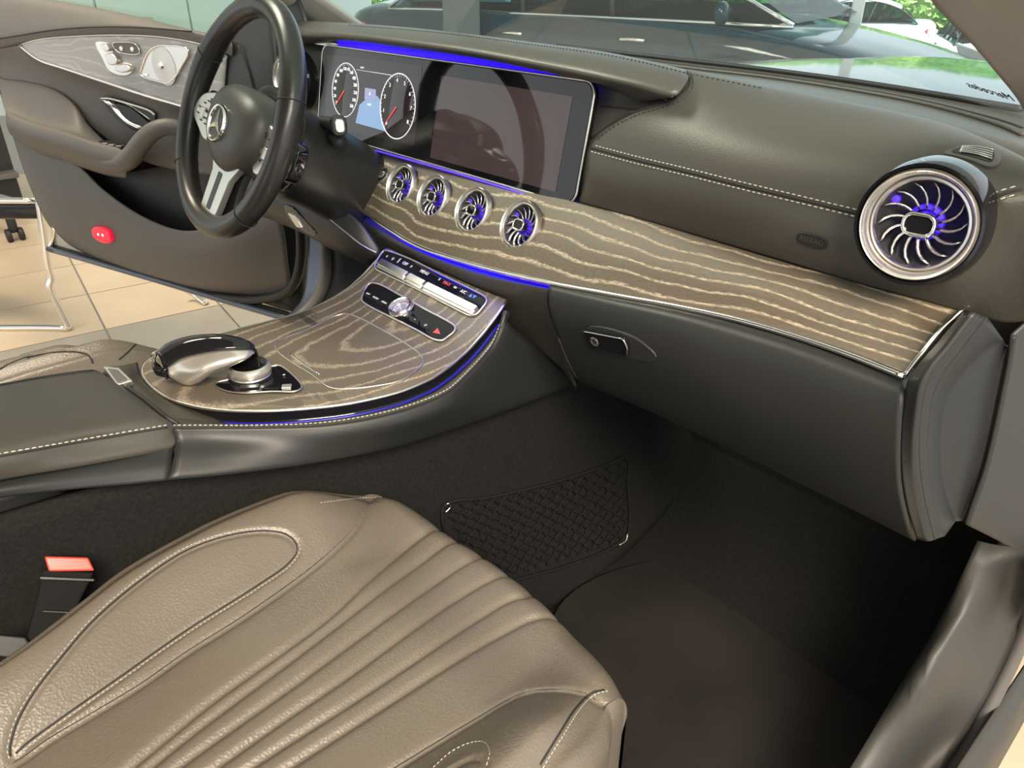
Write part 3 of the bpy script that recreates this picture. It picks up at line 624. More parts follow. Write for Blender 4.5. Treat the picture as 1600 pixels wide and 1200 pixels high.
for q in (23, 157, 319, 221):
    a = math.radians(q); tube('rim_seam', [wp(.170*math.cos(a), .170*math.sin(a))+(WU*math.cos(a)+WW*math.sin(a))*((.0202 if q in (23, 157) else .0183)*math.cos(t))+WN*((.0202 if q in (23, 157) else .0183)*math.sin(t)) for t in [2*math.pi*k/24 for k in range(24)]], .0009, 'seam', sw, closed=True, seg=5)
a_ = [wp((.170-.0175)*math.cos(math.radians(q)), (.170-.0175)*math.sin(math.radians(q)), .004) for q in range(146, 216, 2)]
stitch('stitching', a_, sw, .0007, .004, .003, 'dark_thread')
# hub with a domed airbag cover
rows = []
for f, h in ((1.0, -.02), (1.02, .0), (.99, .014), (.9, .026), (.7, .036), (.4, .041), (.05, .043)):
    row = []
    for k in range(40):
        q = 2*math.pi*k/40; cx, sx_ = math.cos(q), math.sin(q); e = .72
        X = math.copysign(abs(cx)**e, cx)*.088; Y = math.copysign(abs(sx_)**e, sx_)*(.062 if sx_ > 0 else .07)
        if sx_ < 0: X *= 1-.52*abs(sx_)**1.5
        row.append(wp(X*f, Y*f-.012, h-.02))
    rows.append(row)
hub = loft('airbag_cover', rows, 60, 30, 'hub_plastic', sw, 0, True)
EM = wp(0, -.014, .023)
lathe('emblem_disc', [(0, .002), (.022, .0015), (.026, 0), (.027, -.004)], EM, WN, 'hub_plastic', hub, 40, 1, 1, (WU, WW, WN))
lathe('emblem_ring', [(.0245, .001), (.0255, .004), (.0275, .0045), (.029, .001), (.029, -.004)], EM, WN, 'chrome', hub, 48, 1, 1, (WU, WW, WN))
for k in range(3):
    a = math.radians(90+120*k); d = WU*math.cos(a)+WW*math.sin(a); e = WU*-math.sin(a)+WW*math.cos(a)
    b = EM+WN*.0022; vs_ = [b+WN*.004, b+d*.0255+WN*.001, b+e*.0048+d*.0028, b-e*.0048+d*.0028, b-d*.004]
    mesh('star_arm', vs_, [(0, 3, 1), (0, 1, 2), (0, 2, 4), (0, 4, 3)], 'silver', hub, False)
text('cover_text', 'AIRBAG', wp(0, -.064, .0135), WU, (WW+WN*.25).normalized(), .006, 'side_plastic', hub)
# spokes and button pods
for s in (-1, 1):
    plate('spoke', cat([wp(s*a, b-.018, -.014 if s < 0 else -.03) for a, b in [(.05, .038), (.10, .036), (.155, .028), (.158, .0), (.15, -.022), (.1, -.03), (.05, -.03)]], 40, True), WN, .02, 'gloss_black', sw, .003)
    pod = plate('button_pod', cat([wp(s*a, b-.02, (.004 if s < 0 else -.014)) for a, b in [(.070, .038), (.10, .037), (.135, .024), (.152, .0), (.150, -.012), (.12, -.026), (.074, -.036)]], 50, True), WN, .02, 'silver', sw, .004)
    box('rocker_button', wp(s*.104, -.02, .006-(.018 if s > 0 else 0)), (.05, .008, .004), 'satin', pod, .0015, (WU, WW, WN))
    box('rocker_button', wp(s*.104, -.02, .007-(.018 if s > 0 else 0)), (.014, .018, .005), 'satin', pod, .002, (WU, WW, WN))
    box('button_slot', wp(s*.104, -.0145, .0047-(.018 if s > 0 else 0)), (.056, .0015, .001), 'seam', pod, 0, (WU, WW, WN)); box('button_slot', wp(s*.104, -.0255, .0047-(.018 if s > 0 else 0)), (.056, .0015, .001), 'seam', pod, 0, (WU, WW, WN))
    box('touch_button', wp(s*.085, .004, .0055-(.018 if s > 0 else 0)), (.01, .009, .003), 'gloss_black', pod, .002, (WU, WW, WN))
    for k, (a, b) in enumerate([(.10, .021), (.112, .015), (.09, -.014), (.11, -.013)]): box('button_mark', wp(s*a, b-.02, .0049-(.018 if s > 0 else 0)), (.007, .002, .0006), 'seam', pod, 0, (WU, WW, WN))
lw = [(-.034, -.062), (-.05, -.05), (-.064, -.03), (-.068, -.032), (-.05, -.068), (-.034, -.09), (-.030, -.148), (-.022, -.160), (.022, -.160), (.030, -.148), (.034, -.09), (.05, -.068), (.068, -.032), (.064, -.03), (.05, -.05), (.034, -.062), (.018, -.072), (-.018, -.072)]
ls = plate('lower_spoke', [wp(a, b, -.004+.06*max(0, -.07-b)) for a, b in lw], WN, .012, 'silver', sw, .0025)
plate('spoke_slot', rrect(wp(0, -.116, -.0012), WU, (WW-WN*.06).normalized(), .016, .062, .003, 3), WN, .004, 'gloss_black', ls, .0005, .0006)
plate('spoke_back', cat([wp(a, b, -.022) for a, b in [(-.04, -.05), (.04, -.05), (.036, -.1), (.034, -.165), (-.034, -.165), (-.036, -.1)]], 40, True), WN, .012, 'dark_plastic', sw, .003)
for s in (-1, 1): plate('shift_paddle', cat([wp(s*a, b-.03, -.05) for a, b in [(.07, .03), (.125, .035), (.14, .02), (.135, -.01), (.11, -.035), (.07, -.02)]], 30, True), WN, .005, 'gloss_black', sw, .002)
# ================================================================ STEERING COLUMN
colm = thing('steering_column', 'dark steering column shroud with gear stalk behind the wheel', 'column', wp(0, -.02, -.2))
rows = []
for h, rx, ry, oy in ((-.045, .05, .05, 0), (-.048, .068, .066, -.004), (-.05, .076, .074, -.008), (-.075, .078, .076, -.012), (-.085, .082, .074, -.02), (-.14, .083, .074, -.028), (-.22, .077, .076, -.042), (-.30, .068, .078, -.062)):
    rows.append([wp(math.copysign(abs(math.cos(q))**.75, math.cos(q))*rx, oy+math.copysign(abs(math.sin(q))**.75, math.sin(q))*ry, h) for q in [2*math.pi*k/36 for k in range(36)]])
loft('shroud', rows, 48, 40, 'column_plastic', colm, 0, True)
tube('shroud_ring', rows[3]+[], .002, 'seam', colm, closed=True, seg=6)
ex = at(529, 196, x=-.238); st0 = ex+V((-.09, .02, -.008))
stk = tube('gear_stalk', [st0, st0.lerp(ex, .4), st0.lerp(ex, .85), ex+V((.004, -.001, 0))], [.009, .0085, .0125, .0125], 'side_plastic', colm, 12, seg=14)
dn = (CAM-ex).normalized(); dn = (dn+V((.9, -.1, 0))).normalized(); bu_, bv_, _ = basis(dn)
kb = plate('park_button', rrect(ex+dn*.0125, bu_, bv_, .015, .02, .006, 5), dn, .012, 'silver', stk, .002)
plate('stalk_end', rrect(ex+dn*.008, bu_, bv_, .023, .03, .009, 5), dn, .016, 'dark_plastic', stk, .003)
st2 = at(532, 222, x=-.25); tube('wiper_stalk', [st2+V((-.07, .02, 0)), st2], [.009, .011], 'dark_plastic', colm, 8, seg=12)
# ================================================================ DRIVER KNEE PANEL
kn_ = loft('knee_panel', [
    ys([(380, 270, -.14), (432, 290, -.14), (470, 300, -.135), (520, 318, -.125), (560, 345, -.11), (598, 392, -.09)]),
    ys([(375, 290, -.15), (420, 308, -.15), (462, 330, -.148), (510, 352, -.14), (550, 375, -.125), (592, 402, -.1)]),
    ys([(380, 320, -.135), (425, 335, -.135), (468, 358, -.135), (505, 378, -.13), (545, 395, -.12), (580, 412, -.1)]),
    ys([(400, 335, -.09), (440, 350, -.09), (480, 368, -.09), (515, 388, -.09), (550, 403, -.085), (585, 420, -.07)])], 40, 24, 'side_plastic', dash)
TK = bvh(kn_); k0, kN, _ = hit(TK, 470, 345)
def kp_(a, b, l=0): return onpl(a, b, k0, kN)+kN*l
rc = plate('release_recess', cat([kp_(*p) for p in [(444, 322), (456, 324), (475, 342), (494, 364), (488, 368), (470, 358), (452, 342)]], 30, True), kN, .003, 'gloss_black', kn_, .0006, .001)
plate('brake_release', [kp_(*p) for p in [(452, 332), (464, 337), (474, 355), (466, 354)]], kN, .006, 'silver', kn_, .001, .004)
lathe('column_lever', [(0, .006), (.009, .004), (.011, 0), (.011, -.01)], at(432, 297, y=-.15), (.3, -.8, .3), 'satin', kn_, 20)
tube('knee_edge', onsurf(TK, [(516, 342), (540, 362), (565, 382), (590, 396)], 20, .001), .0012, 'satin', dash)
loft('knee_fill', [ys([(440, 260, -.09), (500, 270, -.07), (560, 300, -.05), (600, 340, -.03)]), ys([(440, 300, -.1), (500, 320, -.09), (560, 345, -.075), (600, 385, -.06)]), ys([(440, 350, -.06), (500, 370, -.05), (560, 390, -.04), (600, 440, -.02)])], 20, 10, 'dark_plastic', dash)
loft('instrument_panel', [ys([(430, 60, .03), (475, 66, .03), (512, 72, .015)]), ys([(440, 100, .01), (475, 115, .0), (508, 120, -.002)]), ys([(440, 160, -.0), (475, 175, -.01), (502, 180, -.012)]), ys([(440, 250, .01), (475, 250, .0), (540, 225, -.02)])], 16, 16, 'dash_leather', dash)
loft('dash_back', [[V((-.68, .09, .95)), V((-.3, .08, .96)), V((.2, .07, .95)), V((.6, .06, .92))], [V((-.68, .05, .8)), V((-.3, .06, .8)), V((.2, .05, .8)), V((.6, .04, .8))], [V((-.68, .06, .55)), V((-.3, .06, .6)), V((.2, .06, .55)), V((.6, .06, .6))]], 12, 8, 'dark_plastic', dash)
# ================================================================ CENTRE CONSOLE
con = thing('center_console', 'centre console with grained wood top, chrome outline and climate buttons', 'console', (0, -.3, .3))
ZP = [(.0, .74), (-.05, .722), (-.09, .695), (-.12, .675), (-.15, .657), (-.18, .6445), (-.21, .637), (-.25, .6315), (-.3, .63), (-.6, .63)]
def cz(y):
    for (a, b), (c, d) in zip(ZP, ZP[1:]):
        if y >= c: t = (y-a)/(c-a); return b+(d-b)*max(0, t)
    return .63
def con_pt(a, b, lift=0):          # picture point on the console's top surface
    z = .66
    for _ in range(30): p = at(a, b, z=z); z = .5*z+.5*(cz(p.y)+lift)
    return p
def cn(y):
    d = (cz(y+.01)-cz(y-.01))/.02; return V((0, -d, 1)).normalized()
EDGE = [(605, 387), (640, 404), (700, 430), (750, 452), (792, 468), (780, 487), (755, 520), (717, 559), (700, 573), (671, 592), (630, 609), (590, 620), (540, 630), (490, 636), (420, 641), (350, 640), (300, 633), (262, 620), (238, 604), (224, 586), (226, 568), (245, 553), (300, 545)]
# left edge: built from the console's own width
ed = [con_pt(*p) for p in EDGE[:-1]]
left = [V((x, y, cz(y))) for x, y in ((-.2, -.50), (-.205, -.44), (-.2, -.36), (-.195, -.28), (-.205, -.2), (-.215, -.14))]
right = cat(ed[4:], 60); lft = cat([ed[-1]]+left+[ed[0]], 60)
front = cat(ed[:5], 30)
# surface filled between left and right edges along y
ymin = min(p.y for p in ed); ymax = ed[2].y
def xr(y, side):
    best = None
    P = right if side else (lft+right[-18:][::-1])
    P = right+[] if side else right[::-1][:0]+lft
    c = [p.x+(q.x-p.x)*((y-p.y)/(q.y-p.y) if abs(q.y-p.y) > 1e-6 else .5) for p, q in zip(P, P[1:]) if (p.y-y)*(q.y-y) <= 0]
    return c
def poly_grid(name, outline, mat, parent, lift=0, thick=.004, step=.004):
    """fills a closed outline (x, y) with a fine grid that follows the console's curved top"""
    bm = bmesh.new(); vs_ = [bm.verts.new((p.x, p.y, 0)) for p in outline]; f = bm.faces.new(vs_)
    bmesh.ops.triangulate(bm, faces=[f])
    y = -.7
    while y < .02:
        g = bm.verts[:]+bm.edges[:]+bm.faces[:]; bmesh.ops.bisect_plane(bm, geom=g, plane_co=(0, y, 0), plane_no=(0, 1, 0), dist=1e-6); y += step*2
    for v_ in bm.verts: v_.co.z = cz(v_.co.y)+lift
    bmesh.ops.recalc_face_normals(bm, faces=bm.faces)
    me = bpy.data.meshes.new(name); bm.to_mesh(me); bm.free(); me.materials.append(MAT[mat])
    s = sum(p.area*p.normal.z for p in me.polygons)
    if s < 0: me.flip_normals()
    ul = me.uv_layers.new(name='uv')
    for lp in me.loops: ul.data[lp.index].uv = me.vertices[lp.vertex_index].co.xy
    for p in me.polygons: p.use_smooth = True
    o = bpy.data.objects.new(name, me); link(o, parent)
    if parent.type == 'EMPTY': o.matrix_parent_inverse = Matrix.Translation(-parent.location)
    if thick: m = o.modifiers.new('thickness', 'SOLIDIFY'); m.thickness = thick; m.offset = -1
    return o
outl = front+right[1:]+lft[1:-1]
top = poly_grid('wood_top', outl, 'wood_console', con)
tube('chrome_edge', [V((p.x, p.y, cz(p.y)-.0015)) for p in right+lft[1:]], .0021, 'satin', con)
# dark step and blue light below the edge
lower = [V((p.x, p.y, cz(p.y)-.02)) for p in right]
ctr = V((-.03, -.3, .6))
def inset(P, d, dz):
    out = []
    for i, p in enumerate(P):
        t = (P[min(i+1, len(P)-1)]-P[max(i-1, 0)]); t.z = 0; n_ = V((t.y, -t.x, 0)).normalized()
        if n_.dot(V((p.x-ctr.x, p.y-ctr.y, 0))) < 0: n_ = -n_
        out.append(V((p.x+n_.x*d, p.y+n_.y*d, p.z+dz)))
    return out
base_r = [V((p.x, p.y, cz(p.y))) for p in right]
loft('black_step', [inset(base_r, -.003, -.004), inset(base_r, -.003, -.018), inset(base_r, .004, -.021)], 60, 8, 'gloss_black', con, 0, sharp_v=True)
tube('light_strip', inset(base_r, -.0005, -.0195)[2:44], .0016, 'blue_soft', con)
# leather flange with stitching
FL = [(787, 486, .682), (781, 510, .664), (770, 537, .646), (755, 557, .637), (721, 593, .625), (700, 611, .621), (650, 633, .618), (580, 652, .618), (500, 664, .621), (400, 668, .629), (320, 668, .639), (268, 668, .648)]
flo = cat(zs(FL), 60)
fin = inset(base_r, .002, -.0205)[:48]
fin = cat(fin, 60)
flm = [a.lerp(b, .55)+V((0, 0, .003)) for a, b in zip(fin, flo)]
sd1 = [p+V((.006, 0, -.012)) for p in flo]
SDB = xs([(905, 600, .105), (840, 625, .112), (760, 654, .118), (690, 678, .12), (620, 699, .12), (540, 716, .115), (470, 727, .108), (400, 736, .1), (330, 744, .09), (262, 750, .08)])
sdb = cat(SDB, 60)
fl_ = loft('leather_flange', [fin, flm, flo], 60, 12, 'dash_leather', con)
sidep = loft('side_panel', [flo, sd1, [a.lerp(b, .5)+V((.004, 0, 0)) for a, b in zip(sd1, sdb)], sdb, [p+V((-.015, 0, -.004)) for p in sdb]], 60, 20, 'side_plastic', con)
TF = bvh(fl_, sidep)
stitch('stitching', onsurf(TF, [(a, b-3) for a, b, c in FL], 120, .0005), con, .0008, .0038, .0018)
tube('seam', onsurf(TF, [(a, b+.5) for a, b, c in FL], 120, .0), .0011, 'seam', con)
# front of console meeting the dash, left flank
loft('left_flank', [[p+V((0, 0, -.003)) for p in lft[::-1]], [p+V((-.012, .0, -.02)) for p in lft[::-1]], [V((p.x-.005, p.y, .5)) for p in lft[::-1]], [V((p.x+.02, p.y, .2)) for p in lft[::-1]]], 40, 14, 'side_plastic', con)
# chrome line of the cup holder lid
LID = [(430, 541), (480, 515), (530, 492), (545, 491), (562, 497), (600, 517), (640, 541), (658, 556), (661, 567), (650, 580), (628, 594), (590, 603), (540, 608), (515, 606), (490, 588)]
lidp = [con_pt(a, b, .0006) for a, b in catp(LID, 90, True)]
lid = poly_grid('lid', lidp, 'wood_console', con, .0005, 0)
tube('lid_outline', [p+V((0, 0, .0003)) for p in lidp], .0011, 'satin', lid, closed=True, seg=6)
tube('lid_grip', [con_pt(a, b, .0008) for a, b in [(453, 553), (476, 570), (499, 585)]], .0014, 'chrome', lid, 12)
# climate panel
def cpl(name, pix, mat, lift, th, parent=con, n=None, bevel=.0005):
    P = [con_pt(a, b, lift) for a, b in (catp(pix, n, True) if n else pix)]; y_ = sum(p.y for p in P)/len(P); return plate(name, P, cn(y_), th, mat, parent, bevel)
CLIM = [(600, 391), (604, 391), (640, 404), (690, 429), (735, 451), (757, 463), (761, 469), (752, 483), (744, 491), (733, 493), (724, 489), (660, 456), (600, 427), (586, 419), (586, 414)]
clim = cpl('climate_panel', CLIM, 'gloss_black', .0022, .004, n=70)
tube('climate_frame', [con_pt(a, b, .0026) for a, b in catp(CLIM, 80, True)], .0014, 'silver', clim, closed=True, seg=6)
def strip(name, a, b, w_, mat, lift, parent, th=.004):
    A, B = con_pt(*a, lift), con_pt(*b, lift); d = (B-A).normalized(); n_ = cn(A.y); e = n_.cross(d)
    return plate(name, [A+e*w_, A-e*w_, B-e*w_, B+e*w_], n_, th, mat, parent, .0008)
for q, (a, b) in enumerate([((592, 407), (633, 428)), ((637, 430), (660, 442)), ((664, 444), (741, 482))]):
    strip('toggle_switch', a, b, .006, 'satin', .0085, clim, .008)
    a2, b2 = (a[0]-2, a[1]+6), (b[0]-2, b[1]+6); strip('toggle_switch', a2, b2, .0042, 'silver', .0065, clim, .006)
cu = V((1, 0, 0))
def ctext(s, px, py, size, mat, parent, lift=.0027):
    p = con_pt(px, py, lift); n_ = cn(p.y); v_ = n_.cross(cu); return text('button_mark', s, p, cu, v_, size, mat, parent, .0002)
for s_, px, py, mt in [('«', 605, 400, 'mark'), ('ψ', 614, 404, 'mark'), ('‖', 623, 407.5, 'mark'), ('OFF', 633, 412, 'mark'), ('±', 643, 416, 'mark'), ('MENU', 663, 425.5, 'mark'), ('∓', 686, 437, 'mark'), ('MAX', 698, 443, 'mark_red'), ('∞', 711, 449, 'mark'), ('A/C', 724, 456, 'mark'), ('▲▼', 738, 463, 'mark_blue')]:
    ctext(s_, px, py, .0078, mt, clim)
# clock panel
CLK = [(577, 443), (590, 443), (625, 461), (668, 485), (700, 502), (711, 510), (711, 516), (700, 526), (690, 532), (680, 531), (650, 515), (610, 495), (575, 477), (565, 469), (566, 462)]
clk = cpl('clock_panel', CLK, 'gloss_black', .0022, .004, n=70)
tube('clock_frame', [con_pt(a, b, .0026) for a, b in catp(CLK, 80, True)], .0014, 'silver', clk, closed=True, seg=6)
for (a, b, s_) in [(575, 458, 'NAV'), (587, 464.5, 'RADIO'), (600, 471.5, 'MEDIA')]:
    cpl('push_button', [(a-5.5, b-5.5), (a+6, b+.5), (a+4.5, b+8), (a-6.5, b+2)], 'gloss_black', .0042, .003, clk); ctext(s_, a, b+1, .0048, 'mark', clk, .0045)
for (a, b, s_) in [(648, 498, '▫'), (665, 507, '⌂')]:
    cpl('push_button', [(a-7, b-6), (a+7, b+1), (a+5, b+9), (a-9, b+2)], 'gloss_black', .0042, .003, clk); ctext(s_, a, b+1, .006, 'mark', clk, .0045)
tri = cpl('hazard_triangle', [(684, 512), (688, 522), (676, 519)], 'mark_red', .0035, .0015, clk)
cc = con_pt(627, 482, .004); cN = cn(cc.y)
ck = lathe('clock', [(0, .001), (.0142, .001), (.0155, .003)], cc, cN, 'gloss_black', con, 40)
lathe('clock_ring', [(.0145, .001), (.0155, .0065), (.0178, .007), (.0198, .003), (.02, -.003)], cc, cN, 'chrome', ck, 48)
M('clock_face', (.25, .24, .38), .3); lathe('clock_face', [(0, .0016), (.0142, .0016)], cc, cN, 'clock_face', ck, 40)
hu, hv, _ = basis(cN)
for a, l in ((60, .010), (330, .0075)):
    d = hu*math.cos(math.radians(a))+hv*math.sin(math.radians(a)); tube('clock_hand', [cc+cN*.0024, cc+cN*.0024+d*l], .0005, 'mark', ck)
for k in range(12):
    d = hu*math.cos(math.radians(30*k))+hv*math.sin(math.radians(30*k)); tube('hour_mark', [cc+cN*.0022+d*.0088, cc+cN*.0022+d*.0115], .0006, 'mark', ck, seg=5)
# controller pad area
CTR = [(335, 600), (370, 590), (415, 575), (436, 571), (447, 577), (469, 598), (472, 605), (463, 611), (420, 612), (375, 614), (348, 609)]
ctl = cpl('controller_base', CTR, 'gloss_black', .0022, .004, n=60)
tube('controller_frame', [con_pt(a, b, .0024) for a, b in catp(CTR, 70, True)], .0012, 'satin', ctl, closed=True, seg=6)
strip('push_button', (375, 604), (405, 602), .005, 'gloss_black', .0045, ctl); strip('push_button', (440, 603), (455, 602), .005, 'silver', .0045, ctl); ctext('⌂', 410, 604, .006, 'mark', ctl, .005); ctext('*', 442, 586, .008, 'mark', ctl, .004)
strip('push_button', (410, 604), (436, 603), .005, 'gloss_black', .0045, ctl)
# rotary dial
rc_ = con_pt(393, 588, 0); rN = V((0, 0, 1))
rd = lathe('rotary_dial', [(.026, .0), (.026, .003), (.0245, .005), (.0262, .006), (.0268, .011), (.0255, .0165), (.0225, .0185)], rc_, rN, 'silver', con, 48)
lathe('dial_top', [(.0225, .0183), (.021, .0178), (0, .0172)], rc_, rN, 'gloss_black', rd, 40); lathe('dial_base', [(.03, .0), (.03, .003), (.026, .0035)], rc_, rN, 'gloss_black', rd, 40)
# palm rest with touch surface
pz = .63
PR = [(262, 585, .655), (300, 600, .64), (318, 603, .636), (345, 602, .636), (330, 595, .644)]
tpn = thing('touchpad_controller', 'silver arched palm rest with black touch surface over the rotary dial', 'controller', con_pt(310, 590))
arm_sec = []
for (tx, ty, tz), (bx, by, bz) in zip([(262, 574, .664), (282, 561, .674), (310, 553, .679), (340, 548, .682), (370, 546, .681), (392, 546, .676), (398, 548, .671)],
                                      [(268, 590, .648), (284, 600, .637), (306, 600, .640), (330, 585, .652), (360, 573, .661), (388, 560, .668), (398, 550, .669)]):
    A, B = at(tx, ty, z=tz), at(bx, by, z=bz); arm_sec.append((A, B))
A = cat([a for a, b in arm_sec], 40); B = cat([b for a, b in arm_sec], 40)
mid = [a.lerp(b, .5)+V((.012, -.006, -.001))*(1-abs(i/39-.4)) for i, (a, b) in enumerate(zip(A, B))]
und = [b+V((-.02, .008, -.006)) for b in B]
loft('silver_arm', [A, mid, B, und], 40, 18, 'silver', tpn, .003)
tp_far = zs([(246, 553, .672), (262, 540, .679), (290, 530, .685), (318, 526, .688), (350, 526, .688), (380, 534, .682), (398, 548, .673)])
tf = cat(tp_far, 40)
tm = [a.lerp(b, .5)+V((0, 0, .006)) for a, b in zip(A, tf)]
tsurf = loft('touch_surface', [A, tm, tf, [p+V((-.006, .004, -.012)) for p in tf], [p+V((-.004, .004, -.04)) for p in tf]], 40, 24, 'gloss_black', tpn, .003)
rear = cat(zs([(246, 553, .672), (243, 565, .668), (250, 574, .664), (262, 575, .6635)]), 12)
loft('front_lip', [rear, [p+V((.0, -.004, -.008)) for p in rear], zs([(252, 572, .655), (256, 580, .652), (262, 587, .648), (270, 590, .647)])], 12, 8, 'gloss_black', tpn, .002)
TTp = bvh(tsurf)
for pix in ([(262, 553), (276, 556), (292, 561)], [(292, 534), (298, 545), (310, 553)]):
    tube('touch_seam', onsurf(TTp, pix, 14, .0004), .0006, 'satin', tsurf)
for px, py in ((285, 547), (296, 550), (272, 560)):
    h = hit(TTp, px, py)
    if h: box('touch_mark', h[0]+h[1]*.0004, (.004, .002, .0006), 'mark', tsurf, 0, (*basis(h[1])[:2], h[1]))
# ================================================================ ARMREST
arm = thing('armrest', 'grey leather padded armrest lid behind the console', 'armrest', (-.03, -.8, .5))
A0 = zs([(272, 660, .647), (262, 666, .650), (130, 688, .668), (0, 711, .69), (-140, 735, .705), (-300, 760, .71)])
rows = [
    zs([(160, 583, .640), (150, 580, .652), (60, 592, .667), (0, 603, .683), (-100, 620, .70), (-240, 645, .705)]),
    zs([(172, 590, .648), (163, 590, .658), (70, 603, .674), (0, 612, .69), (-100, 628, .708), (-240, 655, .713)]),
    zs([(218, 622, .655), (205, 622, .664), (100, 640, .682), (0, 655, .699), (-110, 672, .715), (-260, 700, .72)]),
    zs([(260, 655, .652), (250, 654, .659), (125, 678, .677), (0, 700, .695), (-130, 722, .711), (-290, 748, .716)]),
    A0,
    [p+V((.003, 0, -.008)) for p in A0],
    xs([(274, 694, .055), (266, 699, .056), (132, 723, .059), (0, 746, .063), (-140, 775, .066), (-300, 805, .07)]),
    xs([(268, 704, .045), (258, 706, .05), (130, 730, .055), (0, 752, .06), (-140, 785, .06), (-300, 812, .06)])]
pad_ = loft('armrest_pad', rows, 60, 44, 'dash_leather', arm)
TAr = bvh(pad_); AP = [(-30, 714), (0, 709), (130, 686), (230, 669), (262, 664)]
stitch('stitching', onsurf(TAr, AP, 80, .0006), arm, .0009, .0042, .002)
tube('armrest_seam', onsurf(TAr, [(a, b+4) for a, b in AP], 80, .0), .0011, 'seam', arm)
loft('armrest_front', [[rows[k][0] for k in range(8)], [rows[k][0]+V((.0, .012, -.02)) for k in range(8)], [V((rows[k][0].x, rows[k][0].y+.012, .6)) for k in range(8)]], 24, 8, 'side_plastic', arm)
loft('armrest_left_side', [rows[0], [p+V((-.01, 0, -.02)) for p in rows[0]], [p+V((-.02, 0, -.2)) for p in rows[0]]], 24, 8, 'side_plastic', arm)
# console shoulder between armrest and wood, with the release button
loft('console_shoulder', [
    zs([(166, 573, .652), (190, 600, .648), (225, 630, .642), (262, 662, .637), (268, 672, .634)]),
    zs([(185, 572, .652), (210, 597, .645), (245, 626, .636), (290, 652, .626), (310, 668, .62)]),
    zs([(215, 566, .645), (222, 590, .63), (262, 622, .618), (330, 646, .612), (360, 668, .612)])], 30, 10, 'dash_leather', con)
loft('console_rear_side', [
    xs([(272, 690, .05), (200, 706, .045), (130, 720, .045), (0, 744, .05), (-300, 800, .05)]),
    xs([(270, 706, .0585), (200, 718, .056), (130, 731, .056), (0, 754, .058), (-300, 810, .058)]),
    xs([(268, 728, .072), (200, 738, .068), (130, 748, .066), (0, 766, .066), (-300, 822, .066)]),
    xs([(266, 750, .08), (200, 757, .074), (130, 763, .07), (0, 778, .066), (-300, 835, .06)])], 40, 14, 'side_plastic', con)
box('console_rear_body', (-.045, -.93, .40), (.15, .52, .46), 'side_plastic', con, .01)
rb = [at(a, b, z=.657) for a, b in [(161, 572), (186, 574), (207, 594), (183, 601)]]
rl = tag(plate('release_button', rb, (0, 0, 1), .008, 'satin', None, .0012), 'silver framed release button at the front of the armrest', 'button')
plate('button_face', [at(a, b, z=.6585) for a, b in [(168, 575), (184, 577), (199, 592), (184, 597)]], (0, 0, 1), .004, 'soft_grey', rl, .001)
# ================================================================ SEATS
import numpy as np
SX = .34
def sst(a, b, x): t = min(1, max(0, (x-a)/(b-a))); return t*t*(3-2*t)
HW = cat([V((-1.05, .15, 0)), V((-.9, .165, 0)), V((-.77, .188, 0)), V((-.70, .214, 0)), V((-.65, .234, 0)), V((-.58, .244, 0)), V((-.5, .246, 0)), V((-.42, .235, 0)), V((-.37, .215, 0)), V((-.33, .19, 0)), V((-.28, .16, 0))], 120)
def halfw(y):
    for a, b in zip(HW, HW[1:]):
        if a.x <= y <= b.x: return a.y+(b.y-a.y)*(y-a.x)/(b.x-a.x)
    return HW[0].y if y < -1 else HW[-1].y
YC = -.322
def seat_pt(u, v):
    """u -1.35..1.35 across (beyond 1 runs down the side), v 0..1.3 rear to front (beyond 1 rolls down the front)"""
    uc = max(-1, min(1, u)); vc = min(1, v)
    yf = YC-.04*abs(uc)**2.2; y = -1.02+(yf+1.02)*vc; hw = halfw(y)+(.022 if uc < 0 else -.018); x = SX+uc*hw
    a = abs(uc); bol = sst(.5, .9, a)-.35*sst(.88, 1.0, a)
    z = .492+.048*bol*(.3+.7*sst(-.34, -.46, y)) - .05*max(0, -.55-y) - .004*(1-a*a) - .012*sst(-.46, -.36, y)
    if abs(u) > 1:
        cf = 1-min(1, max(0, (v-.97)/.12))
        t = (abs(u)-1)/.35*1.9; r = .03; s = math.copysign(1, u)
        if t < 1.0: q = t*math.pi/2; x += s*r*math.sin(q)*.55*cf; z -= r*(1-math.cos(q))
        else: x += s*r*.55*(1-(t-1)*.3)*cf; z -= r+(t-1)*.17
    if v > 1:
        t = (v-1)/.3*2.2; r = .05
        if t < 1.0: q = t*math.pi/2; y += r*math.sin(q)*.75; z -= r*(1-math.cos(q))
        else: y += r*.75-(t-1)*.025; z -= r+(t-1)*.1
    return V((x, y, z))
NU, NV = 300, 280
UU = [-1.35+2.7*i/(NU-1) for i in range(NU)]; VV = [1.3*j/(NV-1) for j in range(NV)]
cs = [(i, j) for j in range(0, NV, 4) for i in range(0, NU, 4)]
nu4, nv4 = len(range(0, NU, 4)), len(range(0, NV, 4))
cv = [seat_pt(UU[i], VV[j]) for i, j in cs]
TSEAT = [BVHTree.FromPolygons(cv, [(j*nu4+i, j*nu4+i+1, (j+1)*nu4+i+1, (j+1)*nu4+i) for j in range(nv4-1) for i in range(nu4-1)])]
k3 = lambda l: [(450+.3667*a, 760+.3667*b) for a, b in l]
k2_ = lambda l: [(.3666*a, 760+.3666*b) for a, b in l]
